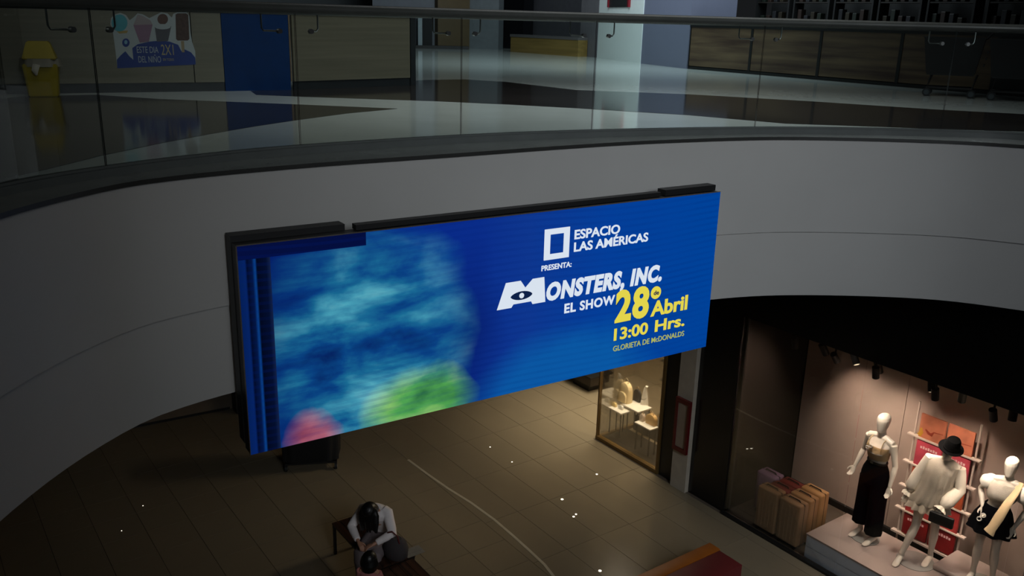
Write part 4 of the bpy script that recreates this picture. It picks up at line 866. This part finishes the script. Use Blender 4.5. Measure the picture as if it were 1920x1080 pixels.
O('shoes', bm, P('shoe_white', (140, 136, 132), .6), ch, smooth=True)
# black covered equipment cart under the screen
q = W(585, 868, 0); ct = thing('equipment_cart', 'black covered equipment cart on casters under the screen left part', 'cart', (q.x, q.y, 0), R_(10))
bm = bmesh.new(); pr = [(.42, .26, .14, .0), (.46, .29, .17, .04), (.47, .30, .5, .03), (.45, .29, .95, .02), (.40, .25, 1.05, .0), (.30, .18, 1.08, 0)]; RR = []
for a, b, z, w_ in pr: RR.append([bm.verts.new((a*(abs(math.cos(t))**.45)*(1 if math.cos(t) > 0 else -1)*(1+w_*math.sin(9*t)), b*(abs(math.sin(t))**.45)*(1 if math.sin(t) > 0 else -1)*(1+w_*math.sin(9*t)), z)) for t in [2*math.pi*(i+.5)/48 for i in range(48)]])
for a, b in zip(RR, RR[1:]):
    for i in range(48): bm.faces.new((a[i], a[(i+1) % 48], b[(i+1) % 48], b[i]))
bm.faces.new(RR[0][::-1]); bm.faces.new(RR[-1]); O('cover', bm, P('cover_black', (9, 9, 9), .8), ct, smooth=True)
B('deck', [((-.42, -.25, .11), (.42, .25, .138))], M_BLACK, ct)
for sx in (-1, 1):
    for sy in (-1, 1):
        c = V3(sx*.40, sy*.24, .055); bm = bmesh.new(); cyl(bm, c-V3(.02, 0, 0), c+V3(.02, 0, 0), .055, 18); w1 = O('wheel', bm, P('tyre', (20, 20, 20), .7), ct, smooth=True)
        bm = bmesh.new(); cyl(bm, c-V3(.022, 0, 0), c+V3(.022, 0, 0), .028, 14); O('hub', bm, P('hub_grey', (120, 118, 112), .5), w1)

# ------------------------------------------------------------ upper level: kiosk
class PL:
    def __init__(s, a, b):
        s.a = Vector((a.x, a.y, UP)); d = b-a; d.z = 0; s.L = d.length; s.d = d.normalized(); s.n = Vector((s.d.y, -s.d.x, 0)); s.rz = math.atan2(s.d.y, s.d.x)
    def sz(s, px, py):
        r = ray(px, py); o = Vector((0, 0, H)); t = (s.a-o).dot(s.n)/r.dot(s.n); p = o+r*t; return (p-s.a).dot(s.d), p.z-UP
k0 = W(5, 177, UP); k1 = W(549, 169, UP); k2 = W(779, 160, UP)
A = PL(k0, k1); Bp = PL(k1, k2)
M_KB = WOOD('kiosk_beige', (94, 91, 76), (104, 100, 84), (.5, 3, 20), .4); M_KD = P('kiosk_dark', (34, 38, 40), .4); M_KBL = P('kiosk_blue', (0, 42, 90), .3, spec=.25)
ki = thing('kiosk', 'beige panelled kiosk counter with a blue panel and dark plinth, upper level', 'kiosk', A.a, A.rz)
s1 = A.sz(182, 170)[0]; s2 = A.sz(197, 170)[0]; s3 = A.sz(367, 170)[0]; s4 = A.sz(423, 165)[0]; s5 = A.sz(546, 160)[0]
zt, zp = .985, .115
for a, b, mt in ((-.1, s1-.006, M_KB), (s1+.006, s3-.006, M_KB), (s3+.006, s4-.006, M_KB), (s5-.0, A.L, WOOD('kiosk_post', (96, 78, 56), (112, 92, 66)))): B('panel', [((a, 0, zp), (b, .04, zt))], mt, ki)
B('blue_panel', [((s4, -.004, .0), (s5-.006, .04, zt))], M_KBL, ki, label='deep blue panel')
B('plinth', [((-.1, .02, 0), (s4-.008, .05, zp-.003))], M_KD, ki); B('carcass', [((-.1, .052, 0), (A.L-.05, .10, zt-.002))], M_KD, ki)
B('countertop', [((-.12, -.02, zt+.001), (A.L-.03, .11, zt+.035))], M_KD, ki)
B('side_post', [((-.26, .0, 0), (-.12, .12, zt))], P('post_dark', (14, 15, 16), .5), ki)
kj = thing('kiosk', 'beige kiosk counter side right of blue panel with dark end post', 'kiosk', Bp.a, Bp.rz)
se = Bp.sz(770, 150)[0]
B('panel', [((.03, 0, zp), (se-.01, .04, zt))], M_KB, kj); B('plinth', [((.03, .015, 0), (se-.01, .05, zp-.003))], M_KD, kj)
B('end_post', [((se, -.01, 0), (Bp.L, .25, zt))], M_KD, kj); B('countertop', [((.03, -.02, zt+.001), (Bp.L+.02, .11, zt+.035))], M_KD, kj)
# poster on kiosk
po = thing('poster', 'die-cut ice cream poster in blue and white on beige kiosk panel', 'poster', A.a, A.rz)
def sh(pix, mat, y, name='print', dep=.0012):
    bm = bmesh.new(); q = [A.sz(*p) for p in pix]; f = [bm.verts.new((x, y, z)) for x, z in q]; g = [bm.verts.new((x, y-dep, z)) for x, z in q]; n = len(q)
    bm.faces.new(f); bm.faces.new(g[::-1])
    for i in range(n): bm.faces.new((f[i], f[(i+1) % n], g[(i+1) % n], g[i]))
    return O(name, bm, mat, po)
def cc(x, y, rx, ry, n=20, a0=0, a1=360): return [(x+rx*math.cos(R_(a0+(a1-a0)*i/n)), y+ry*math.sin(R_(a0+(a1-a0)*i/n))) for i in range(n + (a1-a0 != 360))]
M_PW = P('print_white', (150, 158, 160), .5, var=.02); M_PB = P('print_blue', (4, 42, 112), .5, var=.05); M_PL = P('print_lightblue', (110, 150, 175), .5)
out_ = [(220, 128), (217, 100), (212, 62), (207, 45), (208, 34), (215, 27), (226, 24), (236, 28), (243, 38), (251, 32), (258, 25), (268, 27), (280, 34), (292, 28), (302, 23), (314, 25), (322, 33), (325, 26), (332, 23), (350, 23), (355, 30), (357, 60), (360, 78), (366, 96), (367, 121)]
sh(out_, M_PW, -.001, 'sheet')
sh([(220, 128), (219, 112), (226, 104), (235, 96), (243, 106), (250, 112), (248, 90), (258, 83), (280, 78), (300, 76), (318, 78), (334, 84), (340, 96), (345, 92), (358, 98), (366, 108), (367, 121)], M_PB, -.0025)
sh(cc(224, 43, 15, 16), P('scoop_blue', (60, 138, 150), .5), -.0025); sh([(219, 59), (240, 57), (238, 62), (224, 63)], P('cone', (150, 128, 70), .5), -.0025)
sh(cc(236, 80, 7, 8), M_PB, -.0025); sh(cc(236, 79, 3, 4), M_PL, -.004)
sh([(250, 47), (286, 46), (279, 78), (262, 80)], P('cup_pink', (120, 92, 112), .5), -.004); sh([(250, 47), (258, 27), (268, 30), (282, 38), (286, 46)], P('cream_pale', (134, 124, 126), .5), -.0025)
sh([(290, 50), (321, 49), (315, 77), (294, 78)], P('cup_dark', (66, 66, 72), .5), -.004); sh(cc(305, 50, 15, 5), M_PW, -.0055); sh(cc(305, 36, 10, 10), P('choc', (74, 48, 38), .5), -.0025)
sh([(329, 27), (333, 25), (349, 25), (353, 28), (355, 73), (352, 76), (333, 76), (330, 73)], P('choc_bar', (66, 48, 42), .6, var=.3, scale=30), -.0025); sh([(339, 77), (345, 77), (346, 98), (341, 98)], P('stick', (130, 115, 85), .5), -.004)
def ptxt(txt, p0, p1, cap, mat, bold=.0):
    a = A.sz(*p0); b = A.sz(*p1); return lettering(txt, a[0], b[0], a[1], cap, mat, po, y=-.0055, bold=bold, dep=.002)
ptxt('ESTE DIA', (257, 99), (297, 96), .075, M_PW); ptxt('DEL NIÑO', (260, 117), (302, 115), .075, M_PW); ptxt('2X1', (303, 103), (326, 102), .125, P('print_cream', (150, 140, 100), .5), .0)
ptxt('EN TODO', (306, 114), (326, 113), .03, P('print_cream', (150, 140, 100), .5))

# yellow bin with white bag
q = W(84, 180, UP); bn = thing('trash_bin', 'yellow swing lid trash bin with white bag edge beside kiosk', 'bin', (q.x, q.y-.0, UP), A.rz-.1)
M_YE = P('bin_yellow', (150, 132, 10), .45)
def fr(bm, a, b): # frustum rings
    R = [[bm.verts.new((x, y, z)) for x, y in ((-w_, -d_), (w_, -d_), (w_, d_), (-w_, d_))] for z, w_, d_ in (a, b)]
    bm.faces.new(R[0][::-1]); bm.faces.new(R[1])
    for i in range(4): bm.faces.new((R[0][i], R[0][(i+1) % 4], R[1][(i+1) % 4], R[1][i]))
def frb(bm, a, b, r=.012):
    t = bmesh.new(); fr(t, a, b); bmesh.ops.bevel(t, geom=list(t.edges), offset=r, segments=2, affect='EDGES'); me = bpy.data.meshes.new('t'); t.to_mesh(me); t.free(); bm.from_mesh(me); bpy.data.meshes.remove(me)
bs_ = .175
bm = bmesh.new(); frb(bm, (0, bs_*.88, .13), (.37, bs_*1.04, .16)); O('body', bm, M_YE, bn, smooth=True)
bm = bmesh.new(); frb(bm, (.42, bs_*1.02, .16), (.62, bs_*.66, .09)); O('lid', bm, M_YE, bn, smooth=True)
bm = bmesh.new(); cloth(bm, [((0, 0, .34), bs_*1.27, .20, .03), ((0, 0, .38), bs_*1.22, .19, .015), ((0, 0, .43), bs_*1.16, .18, .03)], 40, 10); tube(bm, [(-.03, -.2, .37), (-.05, -.215, .3), (-.04, -.21, .25)], [.04, .035, .01], 8, flat=.3, ref=V3(1, 0, 0)); O('bag_edge', bm, P('bag_white', (176, 170, 156), .6), bn, smooth=True)

# ------------------------------------------------------------ upper level: far things
def slab(name, p, q, h, depth, mat, label=None, cat=None, z0=0, struct=False):
    a, b = W(*p, UP), W(*q, UP); pl = PL(a, b); bm = bmesh.new(); box(bm, (0, 0, z0), (pl.L, depth, h)); o = O(name, bm, mat); o.location = pl.a; o.rotation_euler = (0, 0, pl.rz)
    if struct: o['kind'] = 'structure'
    elif label: tag(o, label, cat)
    return o, pl
M_PIL = P('pillar_pale', (232, 240, 238), .5, var=.02)
slab('wall_pillar', (1119, 108), (1200, 119), 3.2, .8, M_PIL, struct=True)
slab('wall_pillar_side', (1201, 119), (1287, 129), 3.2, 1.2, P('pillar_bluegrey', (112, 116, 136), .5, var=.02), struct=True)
slab('wall_pillar_grey', (1086, 105), (1118, 108), 3.2, .9, P('pillar_grey', (104, 102, 106), .5), struct=True)
slab('wall_upper_back', (880, 91), (934, 93), 3.2, .5, P('wall_lightgrey', (112, 118, 122), .5), struct=True)
slab('wall_upper_black', (936, 90), (980, 92.5), 3.2, .5, P('col_black', (12, 13, 18), .4), struct=True)
slab('wall_upper_brown', (821, 91), (880, 91.5), 3.2, .5, P('col_brown', (84, 68, 40), .5), struct=True)
slab('wall_upper_grey', (700, 88), (820, 90.5), 3.2, .4, P('wall_lg2', (86, 90, 98), .5), struct=True)
slab('baseboard_upper', (700, 89), (879, 93), .1, .3, M_BLACK, struct=True)
slab('wall_upper_right', (975, 88), (1090, 96), 3.2, .3, P('wall_lg3', (98, 98, 104), .5), struct=True)
slab('wall_upper_farleft', (-200, 82), (700, 84), 3.2, .3, P('wall_dk', (44, 48, 50), .5), struct=True)
# yellow planter-like bench and cabinet
a, b = W(957, 97, UP), W(1083, 106.5, UP); pl = PL(a, b); yb = thing('planter_box', 'long low yellow wood box with grey top on far upper floor', 'planter', pl.a, pl.rz)
B('box', [((0, 0, .0), (pl.L, .35, .46))], WOOD('yellow_wood', (120, 98, 50), (142, 116, 62), (.5, 5, 12)), yb); B('top', [((-.02, -.02, .461), (pl.L, .36, .54))], P('top_grey', (92, 88, 88), .5), yb)
a = W(800, 91, UP); sg = thing('display_easel', 'dark slim easel with pale board far behind kiosk end', 'easel', (a.x, a.y, UP), 0)
B('board', [((-.28, 0, .1), (-.14, .03, 1.1))], P('board_pale', (150, 160, 165), .5), sg); B('frame', [((-.13, -.02, .06), (.18, .06, 1.15))], P('col_black', (12, 13, 18), .4), sg)
for x in (-.2, .15): B('foot', [((x-.03, -.1, 0), (x+.03, .2, .055))], M_BLACK, sg)
# red framed wall box on the pale pillar
a, b = W(1119, 108, UP), W(1200, 119, UP); pl = PL(a, b)
s_, z_ = pl.sz(1142, 14); s2_, z2_ = pl.sz(1182, 15)
rf = thing('fire_cabinet', 'red framed dark cabinet high on the pale upper pillar', 'cabinet', pl.a-pl.d*0+pl.n*.0, pl.rz)
zz = z_+.0
for a_, b_ in (((s_, -.06, zz), (s_+.07, -.001, zz+.8)), ((s2_-.09, -.06, zz), (s2_, -.001, zz+.8)), ((s_+.07, -.06, zz+.73), (s2_-.09, -.001, zz+.8))): B('frame_bar', [(a_, b_)], P('far_red', (130, 16, 34), .5), rf)
B('door', [((s_+.07, -.03, zz), (s2_-.09, -.001, zz+.73))], P('far_dark', (36, 40, 42), .4), rf)

# wood fronted counter at right
c2 = W(1289, 129, UP); c6 = W(1765, 169.5, UP); pl = PL(c2, c6); cn = thing('counter', 'long counter with wood panels in black frames at upper right', 'counter', pl.a, pl.rz)
M_CW = WOOD('counter_wood', (60, 42, 31), (104, 86, 62), (.5, 3, 7)); Lc = pl.L+4
M_CK = P('counter_black', (14, 15, 15), .4)
ss = [pl.sz(x, y)[0] for x, y in ((1404, 130), (1531, 145), (1680, 155))]; ss = [0] + ss + [2*ss[2]-ss[1]]
hz = pl.sz(1540, 56)[1]-.02
for a_, b_ in zip(ss, ss[1:]):
    g_ = .035*(1 if a_ == 0 else 1); B('wood_panel', [((a_+g_, 0, .075), (b_-g_, .03, hz))], M_CW, cn)
for x in ss: B('stile', [((x-.033, -.008, .06), (x+.033, .03, hz))], M_CK, cn)
B('plinth', [((-.03, .0, 0), (Lc, .05, .058))], M_CK, cn); B('top_rail', [((-.03, -.02, hz+.001), (Lc, .5, hz+.12))], M_CK, cn); B('carcass', [((-.03, .052, 0), (Lc, .5, hz))], M_CK, cn)
B('panel', [((ss[-1]+.035, 0, .06), (Lc, .03, hz))], M_CK, cn)
# dark store wall behind the counter with shelf uprights
ws = B('wall_upper_store', [((0, 2.6, 0), (Lc+4, 2.8, 4.0))], P('store_dark', (12, 12, 12), .7)); ws.location = pl.a; ws.rotation_euler = (0, 0, pl.rz); ws['kind'] = 'structure'
for i, x in enumerate((.6, 1.7, 2.8, 3.9, 5.0, 6.2)):
    t = thing('product_shelf', 'dim shelf unit with dark goods behind the wood counter, ' + ['leftmost', 'second from left', 'third from left', 'third from right', 'second from right', 'rightmost'][i], 'shelf', pl.a+pl.d*x-pl.n*2.1, pl.rz, 'dim shelf units behind the counter')
    for z in (.6, 1.05, 1.5): B('shelf', [((-.45, -.15, z), (.45, .15, z+.025))], P('shelf_brown', (26, 20, 15), .6), t)
    for sx in (-1, 1): B('upright', [((sx*.47-.02, -.16, 0), (sx*.47+.02, .16, 1.9))], P('upright_black', (7, 7, 7), .7), t)
    for z in (.625, 1.075, 1.525):
        for kx in range(4):
            cxx = -.36+.18*kx; hgt = random.uniform(.15, .32); B('product', [((cxx-.05, -.08, z+.001), (cxx+.05, .08, z+hgt))], P('prod%d' % ((kx+i) % 4), [(22, 30, 22), (36, 22, 16), (26, 26, 30), (34, 28, 16)][(kx+i) % 4], .5), t, r=.01)
# shopping carts
M_CA = P('cart_black', (13, 13, 15), .45)
def cart(px, py, label, rz):
    p = W(px, py, UP); t = thing('shopping_cart', label, 'cart', (p.x, p.y, UP), rz)
    bm = bmesh.new(); R = [[bm.verts.new(V3(x, y, z)) for x, y in ((-w_, -d_), (w_*.8, -d_), (w_*.8, d_), (-w_, d_))] for z, w_, d_ in ((.33, .36, .20), (.36, .38, .21), (.88, .47, .27), (.90, .49, .285), (.90, .46, .26), (.37, .35, .19))]
    for a_, b_ in zip(R, R[1:]):
        for i in range(4): bm.faces.new((a_[i], a_[(i+1) % 4], b_[(i+1) % 4], b_[i]))
    bm.faces.new(R[0][::-1]); bm.faces.new(R[-1]); O('basket', bm, M_CA, t)
    for z in (.48, .58, .68, .78): B('slot_bar', [((.385+(z-.36)*.13, -.19, z), (.40+(z-.36)*.13, .19, z+.03))], P('slot_grey', (40, 42, 46), .4), t)
    bm = bmesh.new(); tube(bm, [(.38, -.24, .88), (.47, -.24, .99), (.47, .24, .99), (.38, .24, .88)], .014, 8); O('handle', bm, M_CA, t, smooth=True)
    bm = bmesh.new()
    for sy in (-1, 1): tube(bm, [(.34, sy*.2, .34), (.30, sy*.2, .14), (-.34, sy*.17, .14), (-.30, sy*.18, .34)], .016, 8)
    tube(bm, [(-.34, -.17, .14), (-.34, .17, .14)], .014, 8); tube(bm, [(.3, -.2, .14), (.3, .2, .14)], .014, 8); O('frame', bm, M_CA, t, smooth=True)
    for x, y in ((-.33, -.17), (-.33, .17), (.30, -.20), (.30, .20)):
        bm = bmesh.new(); cyl(bm, (x-.0, y-.016, .062), (x, y+.016, .062), .062, 18); cyl(bm, (x, y, .07), (x, y, .14), .012, 8); w1 = O('wheel', bm, P('cart_tyre', (30, 32, 34), .5), t, smooth=True)
        bm = bmesh.new(); cyl(bm, (x-.0, y-.018, .062), (x, y+.018, .062), .04, 14); O('hub', bm, P('cart_hub', (70, 78, 82), .3), w1)
    return t
cart(1780, 181, 'black plastic shopping cart left of the pair by the wood counter', R_(-28))
cart(1903, 190, 'black plastic shopping cart at right frame edge by the wood counter', R_(-28))
